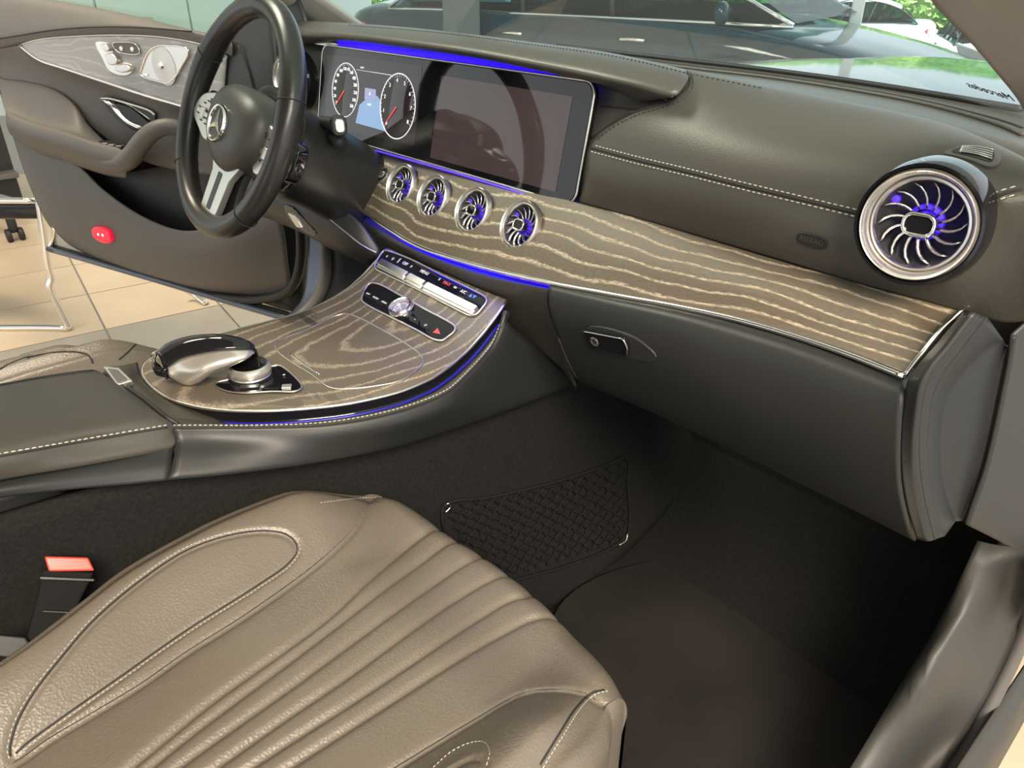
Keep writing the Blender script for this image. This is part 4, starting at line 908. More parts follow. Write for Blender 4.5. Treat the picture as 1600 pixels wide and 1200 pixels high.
LINES = [
    [(571, 786), (566, 800), (556, 820), (523, 855), (487, 886), (440, 921), (367, 971), (293, 1017), (220, 1068), (147, 1112), (73, 1156), (37, 1182), (0, 1204)],
    [(690, 820), (665, 830), (608, 875), (570, 907), (515, 958), (450, 1007), (400, 1042), (330, 1092), (270, 1140), (215, 1185), (180, 1213)],
    [(725, 840), (699, 846), (655, 877), (597, 918), (523, 975), (450, 1030), (366, 1092), (286, 1152), (222, 1204)],
    [(762, 866), (732, 874), (670, 914), (597, 965), (523, 1019), (450, 1072), (403, 1105), (293, 1183), (262, 1206)],
    [(798, 894), (769, 901), (707, 936), (633, 987), (542, 1053), (450, 1115), (360, 1178), (318, 1208)],
    [(831, 929), (802, 932), (743, 965), (670, 1013), (560, 1086), (450, 1156), (370, 1208)],
    [(868, 961), (835, 963), (780, 989), (707, 1031), (597, 1101), (500, 1163), (430, 1208)],
    [(930, 1093), (916, 1084), (872, 1077), (817, 1083), (743, 1123), (670, 1167), (600, 1210)]]
OV = k2_([(45, 1150), (60, 1040), (130, 900), (260, 730), (400, 570), (600, 400), (800, 270), (1000, 203), (1150, 190), (1230, 210), (1268, 262), (1235, 322), (1100, 420), (800, 610), (500, 820), (250, 995), (120, 1090)])
OV2 = [(677, 1200), (707, 1174), (740, 1160), (758, 1161), (765, 1174), (760, 1200), (740, 1225), (700, 1235), (670, 1215)]
def xy(pix, n, closed=False): return np.array([(p.x, p.y) for p in onsurf(TSEAT, pix, n, 0, closed)])
lines = []
for L in LINES:
    a = xy(L, 50); d = a[-1]-a[-8]; d = d/np.linalg.norm(d)
    e = a[0]-a[3]; e = e/np.linalg.norm(e); lines.append(np.vstack([a[0]+e*.08, a, a[-1]+d*np.array([[.1], [.25], [.5]])]))
ov = xy(OV, 90, True); ov2 = xy([p for p in OV2 if p[1] < 1201], 30)
# mirror the inner oval for the outer bolster so both bolsters carry the same insert
ovr = ov.copy(); ovr[:, 0] = 2*SX-ov[:, 0]; ovr[:, 1] -= .02
def dist(P, L, closed=False):
    if closed: L = np.vstack([L, L[:1]])
    D = np.full(len(P), 9.)
    for a, b in zip(L, L[1:]):
        ab = b-a; t = np.clip(((P-a)@ab)/max(ab@ab, 1e-12), 0, 1); D = np.minimum(D, np.linalg.norm(P-(a+t[:, None]*ab), axis=1))
    return D
def inside(P, L):
    r = np.zeros(len(P), bool); n = len(L)
    for i in range(n):
        a, b = L[i], L[(i+1) % n]; c = ((a[1] > P[:, 1]) != (b[1] > P[:, 1])); 
        with np.errstate(divide='ignore', invalid='ignore'): xx = (b[0]-a[0])*(P[:, 1]-a[1])/(b[1]-a[1])+a[0]
        r ^= c & (P[:, 0] < xx)
    return r
G = np.array([tuple(seat_pt(u, v)) for v in VV for u in UU]); P2 = G[:, :2].copy()
topm = np.array([1.0 if (abs(u) < 1.02 and v < 1.12) else 0.0 for v in VV for u in UU])
dz = np.zeros(len(G))
for k, L in enumerate(lines):
    D = dist(P2, L); dz -= (.0048 if 0 < k < 7 else .0042)*np.exp(-(D/.0042)**2) + .0016*np.exp(-(D/.012)**2)
for o_ in (ov, ovr):
    D = dist(P2, o_, True); dz -= .0045*np.exp(-(D/.003)**2); dz += np.where(inside(P2, o_), -.0018+.0*D, 0)*np.clip(D/.006, 0, 1)
G[:, 2] += dz*topm
me_n = bpy.data.meshes.new('tmp'); fa = [(j*NU+i, j*NU+i+1, (j+1)*NU+i+1, (j+1)*NU+i) for j in range(NV-1) for i in range(NU-1)]
me_n.from_pydata([tuple(p) for p in G], [], fa); me_n.update(); NRM = [v.normal.copy() for v in me_n.vertices]; bpy.data.meshes.remove(me_n)
fc = np.array([P2[list(f)].mean(0) for f in fa]); fu = np.array([(UU[f[0] % NU], VV[f[0]//NU]) for f in fa])
reg = np.zeros(len(fa), int)
for L in lines:
    o_ = np.argsort(L[:, 1]); reg += (fc[:, 0] > np.interp(fc[:, 1], L[o_, 1], L[o_, 0])).astype(int)
reg[inside(fc, ov) & (fu[:, 0] > -1)] = 20; reg[inside(fc, ovr) & (fu[:, 0] < 1)] = 21
reg[(fu[:, 1] > 1.19)] = 22
seat = thing('passenger_seat', 'grey leather passenger seat cushion with fluted channels', 'seat', (SX, -.6, .13), 'front seats')
names = {0: 'inner_bolster', 8: 'outer_bolster', 20: 'bolster_insert', 21: 'bolster_insert', 22: 'front_panel'}
for r in sorted(set(reg.tolist())):
    sel = [fa[i] for i in np.nonzero(reg == r)[0]]; ids = sorted({q for f in sel for q in f}); mp = {q: i for i, q in enumerate(ids)}
    o = mesh(names.get(r, 'channel'), [V(G[q]) for q in ids], [tuple(mp[q] for q in f) for f in sel], 'seat_leather', seat, True)
    o.data.normals_split_custom_set_from_vertices([NRM[q] for q in ids])
TFS = [BVHTree.FromPolygons([V(p) for p in G], fa)]
def grow(pix, d):
    c = (sum(p[0] for p in pix)/len(pix), sum(p[1] for p in pix)/len(pix)); out = []; n = len(pix)
    for i, p in enumerate(pix):
        t = (pix[(i+1) % n][0]-pix[i-1][0], pix[(i+1) % n][1]-pix[i-1][1]); l = math.hypot(*t); nx, ny = t[1]/l, -t[0]/l
        if nx*(p[0]-c[0])+ny*(p[1]-c[1]) < 0: nx, ny = -nx, -ny
        out.append((p[0]+nx*d, p[1]+ny*d))
    return out
ovd = catp(OV, 120, True)
stitch('stitching', onsurf(TFS, grow(ovd, 4.5), 160, .0004, False), seat, .00055, .003, .0016)
tube('insert_seam', onsurf(TFS, ovd, 160, -.0002), .0011, 'seam', seat)
for L in LINES[1:7]: tube('flute_seam', onsurf(TFS, L, 60, -.0009), .0009, 'seam', seat, seg=5)
for L in (LINES[0], LINES[7]): tube('bolster_seam', onsurf(TFS, L, 60, -.0006), .0009, 'seam', seat, seg=5)
stitch('stitching', onsurf(TFS, [(500, 786), (540, 781), (575, 778), (598, 777)], 30, .0006), seat, .0005, .003, .0016)
stitch('stitching', onsurf(TFS, [(949, 1080), (930, 1085), (908, 1105), (879, 1149), (850, 1196), (840, 1215)], 30, .0006), seat, .0006, .003, .0016)
tube('front_seam', onsurf(TFS, [(944, 1078), (925, 1083), (902, 1104), (873, 1148), (844, 1195)], 30, -.0003), .0012, 'seam', seat)
stitch('stitching', onsurf(TFS, OV2[:6], 40, .0006), seat, .00055, .003, .0016)
box('seat_base', (SX, -.66, .29), (.40, .62, .2), 'dark_plastic', seat, .03)
for s in (-1, 1): box('seat_rail', (SX+s*.17, -.62, .16), (.04, .75, .06), 'dark_plastic', seat, .006)
# backrest (out of frame to the rear, seen only in reflections)
br = []
for t in range(8):
    q = t/7; y = -.98-.30*q; z = .50+.66*q; hw = .25-.04*q-.05*max(0, q-.8)*4; row = []
    for k in range(13):
        a = -1+2*k/12; row.append(V((SX+a*hw, y+.075*sst(.5, .95, abs(a))-.05*sst(.93, 1, abs(a)), z)))
    br.append(row)
loft('backrest', br, 40, 40, 'seat_leather', seat, .1)
# driver's seat: the same seat mirrored, raised a little
ds = seat.copy(); COL.objects.link(ds); ds.location = (-.345, -.69, .173); ds.scale = (-1, 1, 1); ds.rotation_euler = (0, math.radians(-21), 0)
tag(ds, 'grey leather driver seat cushion behind the armrest', 'seat', 'front seats')
bpy.context.view_layer.update()
for ch in list(seat.children):
    if ch.name.startswith('seat_rail'): continue
    c = ch.copy(); COL.objects.link(c); c.parent = ds; c.matrix_parent_inverse = Matrix.Translation(-seat.location)
    if ch.name.startswith('backrest'): c.matrix_parent_inverse = ds.matrix_world.inverted() @ Matrix.Translation((-.46, -.70, .2)) @ Matrix.Scale(-1, 4, (1, 0, 0)) @ Matrix.Translation(-seat.location)
    if ch.name.startswith('seat_base'): c.matrix_parent_inverse = ds.matrix_world.inverted() @ Matrix.Translation((-.44, -.70, .15)) @ Matrix.Scale(-1, 4, (1, 0, 0)) @ Matrix.Translation(-seat.location)
ds.name = 'driver_seat'
bpy.context.view_layer.update()
DV, DF_ = [], []
for c in ds.children:
    if c.name.split('.')[0] in ('inner_bolster', 'bolster_insert', 'channel', 'front_panel'):
        k = len(DV); DV += [c.matrix_world @ v.co for v in c.data.vertices]; DF_ += [tuple(k+q for q in p.vertices) for p in c.data.polygons]
TDS = [BVHTree.FromPolygons(DV, DF_)]
def dpart(o): o.parent = ds; o.matrix_parent_inverse = ds.matrix_world.inverted(); return o
ARC = [(-10, 583), (20, 566), (55, 555), (95, 550), (125, 551), (141, 558), (145, 568)]
dpart(tube('insert_seam', onsurf(TDS, ARC, 50, .0), .0014, 'seam', None)); dpart(stitch('stitching', onsurf(TDS, [(a, b-4) for a, b in ARC], 50, .0005), None, .0006, .0035, .0018))
dpart(tube('bolster_seam', onsurf(TDS, [(186, 562), (200, 550), (214, 536), (222, 530)], 20, .0), .0013, 'seam', None))
# ================================================================ BELT BUCKLE
bk = thing('seat_belt_buckle', 'black seat belt buckle with red button beside the passenger seat', 'buckle', at(105, 940, x=.09))
bn = (CAM-at(105, 890, x=.085)).normalized(); b0 = at(105, 890, x=.08)
def bpx(a, b, l=0): return onpl(a, b, b0, bn)+bn*l
plate('buckle_body', [bpx(*p) for p in [(66, 888), (148, 894), (130, 930), (100, 990), (60, 1010), (40, 1000), (58, 930)]], bn, .03, 'rubber_matte', bk, .003, -.002)
plate('red_button', [bpx(*p) for p in [(69, 869), (138, 871), (148, 892), (76, 893)]], bn, .016, 'red_button', bk, .002, .002)
plate('slot_lip', [bpx(*p) for p in [(62, 900), (148, 904), (147, 909), (62, 906)]], bn, .012, 'side_plastic', bk, .001, .003)
plate('slot_lip', [bpx(*p) for p in [(66, 953), (108, 955), (106, 959), (66, 957)]], bn, .012, 'side_plastic', bk, .001, .002)
plate('anchor_plate', [bpx(*p) for p in [(-10, 990), (40, 995), (50, 1010), (30, 1030), (-10, 1025)]], bn, .01, 'rubber', bk, .002, .004)
# ================================================================ STORAGE NET
TN = bvh(tn, fr)
net = thing('storage_net', 'black elastic storage net pocket on the tunnel carpet', 'net', (.12, 0, .13))
NO = [(690, 788), (760, 775), (860, 752), (940, 727), (975, 714), (978, 760), (978, 832), (960, 850), (900, 877), (830, 897), (740, 912), (700, 850)]
def npt(a, b, l=.006):
    h = hit(TN, a, b); return h[0]+h[1]*l
fr_ = [npt(a, b) for a, b in catp(NO, 80, True)]
tube('net_border', fr_, .0022, 'net', net, closed=True, seg=6)
cords = []; A4, B4, C4, D4 = (690, 788), (976, 716), (976, 842), (745, 915)
def bil(u, v): 
    t = (A4[0]+(B4[0]-A4[0])*u, A4[1]+(B4[1]-A4[1])*u); b = (D4[0]+(C4[0]-D4[0])*u, D4[1]+(C4[1]-D4[1])*u); return (t[0]+(b[0]-t[0])*v, t[1]+(b[1]-t[1])*v)
poly = np.array(catp(NO, 80, True))
vs_, fs = [], []
def addcord(P, r):
    m = len(P); b0_ = len(vs_)
    for i in range(m):
        t = (P[min(i+1, m-1)]-P[max(i-1, 0)]).normalized(); a = V((0, 0, 1)).cross(t); a = a.normalized() if a.length > .05 else V((1, 0, 0)); c = t.cross(a)
        for q in range(4): vs_.append(P[i]+a*(r*math.cos(q*math.pi/2))+c*(r*math.sin(q*math.pi/2)))
    for i in range(m-1):
        for q in range(4): fs.append((b0_+i*4+q, b0_+i*4+(q+1) % 4, b0_+i*4+4+(q+1) % 4, b0_+i*4+4+q))
for sgn in (1, -1):
    for k in range(-9, 24):
        run = []
        for s in range(41):
            v = s/40; u = k/14+sgn*v*.55+(0 if sgn > 0 else .0)+.008*math.sin(s*1.57+k)
            p = bil(u, v); ok = 0 <= u <= 1 and inside(np.array([p]), poly)[0]
            if ok: run.append(npt(*p, .008))
            if (not ok or s == 40) and len(run) > 1: addcord(run, .0011); run = []
            elif not ok: run = []
mesh('net_cords', vs_, fs, 'net', net, True, kind='stuff')
tube('net_hook', [npt(688, 786, .01), npt(692, 780, .014), npt(698, 787, .01), npt(690, 796, .01)], .0016, 'satin', net, 16)
tube('net_hook', [npt(975, 832, .01), npt(972, 842, .012), npt(962, 850, .01)], .0014, 'satin', net, 10)
# ================================================================ DRIVER DOOR (open)
DD = V((-.958, -.287, 0)).normalized(); DN = V((.287, -.958, 0)).normalized(); DP = V((-.895, .012, .3))
def D(a, b, off=0): return onpl(a, b, DP+DN*off, DN)
def Ds(l): return [D(*p) for p in l]
door = thing('driver_door', 'open driver door with silver seat controls, speaker grille and chrome pull', 'car door', (-.9, .0, .3))
loft('upper_pad', [
    Ds([(-260, -70, -.01), (-100, -35, -.01), (80, -1, -.01), (180, 18, -.01), (290, 44, -.01), (330, 53, -.01), (362, 60, -.01)]),
    Ds([(-260, -60, .03), (-100, -20, .03), (80, 10, .03), (180, 24, .03), (290, 46, .03), (330, 55, .03), (362, 64, .03)]),
    Ds([(-260, 95, .055), (-100, 72, .055), (0, 60, .055), (100, 45, .055), (200, 42, .055), (300, 49, .05), (362, 68, .04)]),
    Ds([(-260, 110, .045), (-100, 88, .045), (0, 76, .045), (60, 64, .045), (130, 57, .045), (210, 56, .045), (320, 71, .045)]+[(362, 88, .04)])], 60, 20, 'soft_grey', door)
tube('pad_seam', Ds([(-100, 72, .0565), (0, 60, .0565), (100, 45, .0565), (200, 42, .0565), (300, 49, .052)]), .0014, 'seam', door, 40)
wt_ = Ds([(32, 70, .046), (60, 62, .046), (130, 56, .046), (210, 55, .046), (270, 60, .046), (320, 71, .046), (352, 88, .046)])
wb_ = Ds([(32, 71, .046), (60, 92, .046), (100, 106, .046), (160, 126, .046), (230, 149, .046), (284, 165, .046), (345, 184, .046)])
ins = loft('wood_insert', [wt_, wb_], 60, 16, 'wood_door', door, .006, uvs=(1, .3))
tube('chrome_strip', [p+DN*.002 for p in wb_], .0045, 'chrome', door, 50)
tube('trim_edge', [p+DN*.001 for p in wt_], .0018, 'satin', door, 50)
def dpl(name, pix, off, th, mat, parent=door, n=None, bevel=.001): return plate(name, [D(a, b, off) for a, b in (catp(pix, n, True) if n else pix)], DN, th, mat, parent, bevel)
SPK = [(246, 72), (262, 71), (288, 74), (294, 78), (293, 86), (284, 102), (272, 122), (262, 130), (250, 128), (224, 120), (219, 116), (221, 108), (232, 82)]
spk = dpl('speaker_grille', SPK, .053, .01, 'satin', door, 60, .002)
tube('grille_frame', [D(a, b, .054) for a, b in catp(SPK, 60, True)], .002, 'chrome', spk, closed=True, seg=6)
M('grille_mesh', (.66, .65, .62), .4, .7, bump='noise', bscale=900, bdist=.001); lathe('grille_dish', [(0, .004), (.012, .003), (.03, .0012), (.042, .0006)], D(256, 103, .053), DN, 'grille_mesh', spk, 36)
lathe('grille_cone', [(0, .006), (.006, .005), (.009, .0)], D(252, 103, .056), DN, 'satin', spk, 20)
dpl('grille_badge', [(224, 114), (231, 116), (231, 119), (224, 117)], .0545, .002, 'chrome', spk, None, .0004)
SC = [(149, 66), (165, 66), (170, 70), (185, 96), (200, 98), (207, 104), (207, 111), (200, 117), (188, 118), (176, 114), (168, 108), (160, 92)]
scp = dpl('seat_control_panel', SC, .050, .006, 'silver', door, 50, .001)
for pix in ([(156, 70), (163, 69), (170, 78), (165, 81)], [(163, 86), (172, 83), (182, 95), (180, 101), (170, 101)], [(178, 108), (186, 101), (199, 103), (203, 109), (190, 114)]):
    dpl('seat_switch', pix, .062, .014, 'satin', scp, 24, .003)
mem = dpl('memory_panel', [(176, 68), (188, 66), (210, 68), (217, 76), (218, 83), (212, 85), (188, 82), (180, 77)], .050, .005, 'soft_grey', door, 40, .001)
tube('memory_frame', [D(a, b, .051) for a, b in catp([(176, 68), (188, 66), (210, 68), (217, 76), (218, 83), (212, 85), (188, 82), (180, 77)], 40, True)], .0012, 'chrome', mem, closed=True, seg=6)
for a, b in ((190, 76), (207, 77)): lathe('memory_button', [(0, .003), (.005, .0025), (.006, 0)], D(a, b, .051), DN, 'silver', mem, 16)
mpn = loft('mid_panel', [
    Ds([(-30, 84, .044), (0, 76, .044), (32, 73, .044), (100, 108, .044), (160, 128, .044), (230, 151, .044), (284, 167, .044), (360, 190, .044)]),
    Ds([(-15, 100, .03), (5, 96, .03), (45, 105, .03), (110, 130, .028), (170, 150, .026), (235, 178, .026), (290, 190, .026), (360, 215, .02)]),
    Ds([(-6, 120, .028), (4, 124, .028), (60, 134, .025), (110, 165, .02), (150, 205, .02), (220, 250, .02), (300, 270, .02), (380, 280, .01)])], 60, 24, 'soft_grey', door)
# pull handle in its recess
hr = dpl('handle_recess', [(158, 154), (170, 154), (205, 163), (236, 174), (242, 180), (240, 192), (225, 204), (212, 205), (190, 192), (170, 172)], .034, .004, 'gloss_black', door, 50, .0008)
tube('recess_frame', [D(a, b, .036) for a, b in catp([(157, 154), (170, 154), (205, 163), (236, 174), (242, 180)], 30)], .0032, 'satin', hr)
A = Ds([(157, 154, .04), (168, 160, .05), (180, 175, .058), (195, 190, .06), (215, 203, .055)]); B = Ds([(178, 159, .035), (184, 168, .05), (192, 180, .058), (206, 192, .06), (222, 198, .052)])
loft('door_handle', [A, [a.lerp(b, .5)+DN*.006 for a, b in zip(A, B)], B], 24, 10, 'chrome', door, .004)
# armrest with grab arch
loft('door_armrest', [
    Ds([(-4, 118, .03), (3, 122, .03), (40, 128, .03), (88, 142, .03), (118, 165, .03), (140, 196, .03), (165, 222, .035)]),
    Ds([(4, 160, .06), (8, 165, .075), (40, 178, .075), (85, 190, .075), (115, 202, .075), (140, 214, .075), (165, 226, .07)]),
    Ds([(9, 178, .09), (14, 182, .11), (34, 192, .115), (80, 207, .118), (125, 220, .12), (160, 232, .12), (192, 238, .118)]),
    Ds([(9, 190, .095), (16, 197, .115), (38, 208, .12), (85, 224, .123), (130, 240, .125), (165, 250, .125), (195, 254, .123)]),
    Ds([(14, 206, .07), (22, 211, .09), (45, 226, .1), (90, 242, .1), (130, 257, .1), (165, 268, .1), (198, 275, .1)]),
    Ds([(18, 212, .03), (28, 218, .04), (60, 238, .04), (105, 254, .04), (145, 268, .04), (175, 276, .04), (200, 279, .04)])], 60, 36, 'soft_grey', door)
tube('grab_arch', Ds([(150, 240, .09), (185, 254, .1), (205, 245, .105), (222, 222, .1), (242, 204, .09), (262, 198, .07), (300, 205, .03)]), [.026, .028, .026, .024, .021, .018, .018], 'soft_grey', door, 30, seg=14)
swp = dpl('window_switch_panel', [(150, 222), (172, 220), (196, 229), (185, 234), (165, 231)], .085, .004, 'gloss_black', door, 24, .0006)
for k in range(3): dpl('window_switch', [(158+k*11, 223+k*2.2), (166+k*11, 224+k*2.2), (165+k*11, 229+k*2), (157+k*11, 228+k*2)], .091, .006, 'silver', swp, None, .001)
# lower panel with map pocket
dpl('pocket_cavity', [(110, 248), (200, 270), (300, 250), (420, 260), (440, 330), (320, 372), (230, 352), (160, 310)], .012, .004, 'rubber', door, None, 0)
lp = loft('lower_panel', [
    Ds([(20, 214, .03), (30, 219, .035), (70, 240, .04), (118, 256, .05), (160, 296, .065), (225, 340, .08), (290, 361, .085), (350, 345, .08), (420, 300, .05)]),
    Ds([(40, 275, .03), (52, 283, .045), (85, 300, .055), (125, 322, .06), (175, 352, .07), (235, 380, .085), (300, 398, .09), (370, 385, .08), (440, 350, .05)]),
    Ds([(66, 335, .03), (76, 341, .04), (95, 352, .05), (135, 382, .05), (190, 408, .055), (250, 428, .06), (310, 442, .06), (380, 440, .05), (450, 420, .03)]),
    Ds([(76, 352, .02), (84, 360, .02), (105, 380, .02), (150, 404, .025), (200, 424, .025), (260, 441, .025), (320, 455, .025), (390, 462, .02), (455, 462, .01)])], 70, 30, 'soft_grey', door)
db = loft('door_shell', [
    Ds([(-230, -40, -.03), (-40, 60, -.03), (14, 185, -.03), (50, 280, -.03), (86, 372, .0)]),
    Ds([(450, 90, -.03), (450, 160, -.03), (455, 260, -.03), (458, 400, -.01), (462, 490, .0)])], 30, 30, 'dark_plastic', door, .05)
loft('painted_edge', [Ds([(84, 352, .02), (110, 375, .022), (150, 398, .022), (210, 424, .022), (300, 448, .022), (400, 474, .02), (455, 488, .01)]), Ds([(86, 386, .018), (110, 394, .018), (150, 408, .018), (210, 428, .018), (300, 455, .018), (400, 484, .018), (458, 500, .01)])], 40, 6, 'cream', door)
rf = dpl('reflector', [(143, 358), (148, 355), (165, 359), (171, 366), (172, 377), (166, 381), (150, 375), (144, 368)], .078, .012, 'red_lens', door, 40, .003)
for a in (153.5, 160.5): lathe('reflector_dot', [(0, .002), (.003, .0015), (.0035, 0)], D(a, 366+.2*(a-153), .0785), DN, 'white_dot', rf, 12)
tube('sill_bar', Ds([(76, 389, .035), (150, 410, .035), (250, 439, .035), (350, 469, .035), (462, 501, .035)]), .009, 'body_grey', door, 20, seg=12)
tube('sill_bar', Ds([(80, 384, .02), (150, 403, .02), (250, 431, .02), (350, 461, .02), (462, 494, .02)]), .006, 'rubber', door, 20, seg=8)
tube('door_edge', Ds([(78, 388, .03), (84, 372, .02), (86, 355, .02)]), .008, 'chrome', door, 10)
struct(plate('window_2', Ds([(40, -10, -.015), (300, 46, -.015), (440, 76, -.015), (470, -120, -.015), (100, -150, -.015)]), DN, .004, 'door_glass'), 'driver door window glass', 'window')
# mirror corner and front edge of the door, seals
loft('mirror_corner', [Ds([(345, 40, .0), (370, 20, .0), (400, -20, .0), (440, -60, 0)]), Ds([(355, 75, .03), (390, 70, .03), (430, 60, .03), (480, 40, .03)]), Ds([(352, 120, .04), (400, 130, .04), (440, 130, .03), (480, 130, .02)]), Ds([(350, 190, .03), (400, 220, .03), (440, 220, .02), (480, 220, .01)])], 20, 20, 'side_plastic', door)
tube('mirror_seam', Ds([(372, 70, .037), (388, 110, .042), (398, 150, .044)]), .002, 'seam', door, 12)
tube('door_gasket', Ds([(425, 20, .03), (432, 100, .05), (445, 200, .05), (462, 300, .04), (470, 400, .03), (455, 450, .03), (400, 468, .03), (330, 462, .03)]), .012, 'rubber', door, 40)
# body hinge pillar, driver sill
hp = struct(loft('wall_left_pillar', [
    xs([(468, 130, -.76), (476, 250, -.76), (480, 340, -.76), (480, 420, -.76), (470, 470, -.76), (430, 510, -.76)]),
    xs([(520, 130, -.70), (525, 250, -.70), (520, 350, -.70), (518, 420, -.70), (508, 460, -.70), (455, 520, -.70)])], 30, 8, 'body_grey', None, .004), 'grey painted hinge pillar in front of the driver door', 'pillar')
tag(tube('weather_strip', xs([(505, 340, -.70), (508, 380, -.70), (510, 420, -.70), (505, 448, -.70), (488, 477, -.70), (460, 502, -.70), (425, 522, -.70), (360, 545, -.70), (250, 580, -.70)]), .014, 'soft_grey', None, 40, seg=12), 'grey sill trim edge curving up at the driver footwell', 'trim')
struct(loft('wall_driver_side', [xs([(512, 330, -.69), (515, 380, -.69), (516, 425, -.69), (508, 455, -.69), (490, 485, -.69), (462, 510, -.69), (430, 528, -.69), (340, 556, -.69)]), [V((-.55, y, z)) for y, z in ((.25, .7), (.2, .5), (.15, .3), (.05, .2), (-.05, .16), (-.15, .15), (-.25, .15), (-.5, .15))]], 30, 8, 'dark_plastic', None, .004), 'dark lining of the driver footwell', 'panel')
struct(plate('floor_driver', [V((-.7, -1.2, .14)), V((-.15, -1.2, .14)), V((-.1, .4, .14)), V((-.7, .4, .14))], (0, 0, 1), .02, 'carpet'), 'black carpet of the driver footwell', 'carpet')
struct(plate('wall_front', [V((-.8, .34, .1)), V((.7, .34, .1)), V((.68, .42, .75)), V((-.8, .42, .75))], (0, -1, .1), .02, 'carpet'), 'dark firewall below the dashboard', 'wall')
# ================================================================ SHOWROOM FURNITURE
cab = thing('cabinet', 'dark low cabinet standing behind the open door', 'cabinet', (-4.6, -.9, GZ))
cp = at(0, 275, x=-4.2)
ct = at(0, 110, x=-4.25).z
box('cabinet_body', (-4.55, -.75, (ct+GZ)/2), (.6, 1.5, ct-GZ), 'side_plastic', cab, .01)
box('cabinet_ledge', (-4.22, -.75, cp.z), (.12, 1.5, .03), 'soft_grey', cab, .004)
F0 = at(109, 513, z=GZ+.012); fn = (CAM-F0); fn.z = 0; fn.normalize()
def fp(a, b, l=0): return onpl(a, b, F0, fn)+fn*l
ch = thing('visitor_chair', 'chrome framed chair with glossy black seat left of the open door', 'chair', fp(60, 513))
Fl = at(-80, 513, z=GZ+.012)
tube('chair_frame', [fp(58, 302), fp(66, 350), fp(75, 415), fp(80, 436), fp(77, 446), fp(80, 456), fp(95, 485), F0], .013, 'chrome', ch, 50, seg=12)
tube('chair_frame', [F0, at(60, 512, z=GZ+.012), Fl], .013, 'chrome', ch, 12, seg=12)
off = Fl-F0; tube('chair_frame', [p+off for p in (fp(58, 302), fp(66, 350), fp(75, 415), fp(80, 436), fp(77, 446), fp(80, 456), fp(95, 485), F0)], .013, 'chrome', ch, 50, seg=12)
S0 = fp(60, 318); sback = V((-.45, -.12, 0))
plate('chair_seat', [S0, S0+off, S0+off+sback, S0+sback], (0, 0, 1), .06, 'gloss_black', ch, .012)
tube('seat_edge', [S0+V((0, 0, .01)), S0+off*.5+V((0, 0, .01)), S0+off+V((0, 0, .01))], .012, 'chrome', ch, 8)
cs_ = thing('castor_stool', 'black office stool base with castor under the chrome chair', 'stool', at(24, 372, z=GZ))
c0 = at(24, 368, z=GZ+.03)
for s in (-1, 1): lathe('castor_wheel', [(0, .012), (.03, .012), (.034, .006), (.034, -.006), (.03, -.012), (0, -.012)], c0+V((0, s*.028, .005)), (0, 1, 0), 'rubber', cs_, 20)
tube('castor_fork', [c0+V((0, 0, .02)), c0+V((0, 0, .09)), c0+V((-.02, 0, .15))], .022, 'rubber', cs_, 8)
tube('stool_leg', [c0+V((-.02, 0, .15)), c0+V((-.3, -.1, .22)), c0+V((-.5, -.15, .3))], .025, 'rubber', cs_, 10)
cl = at(322, 474, z=GZ+.012)
tag(tube('chair_leg', [at(290, 452, z=GZ+.06), at(306, 462, z=GZ+.03), cl], .013, 'chrome', None, 12, seg=12), 'short chrome chair foot under the open door', 'chair leg')
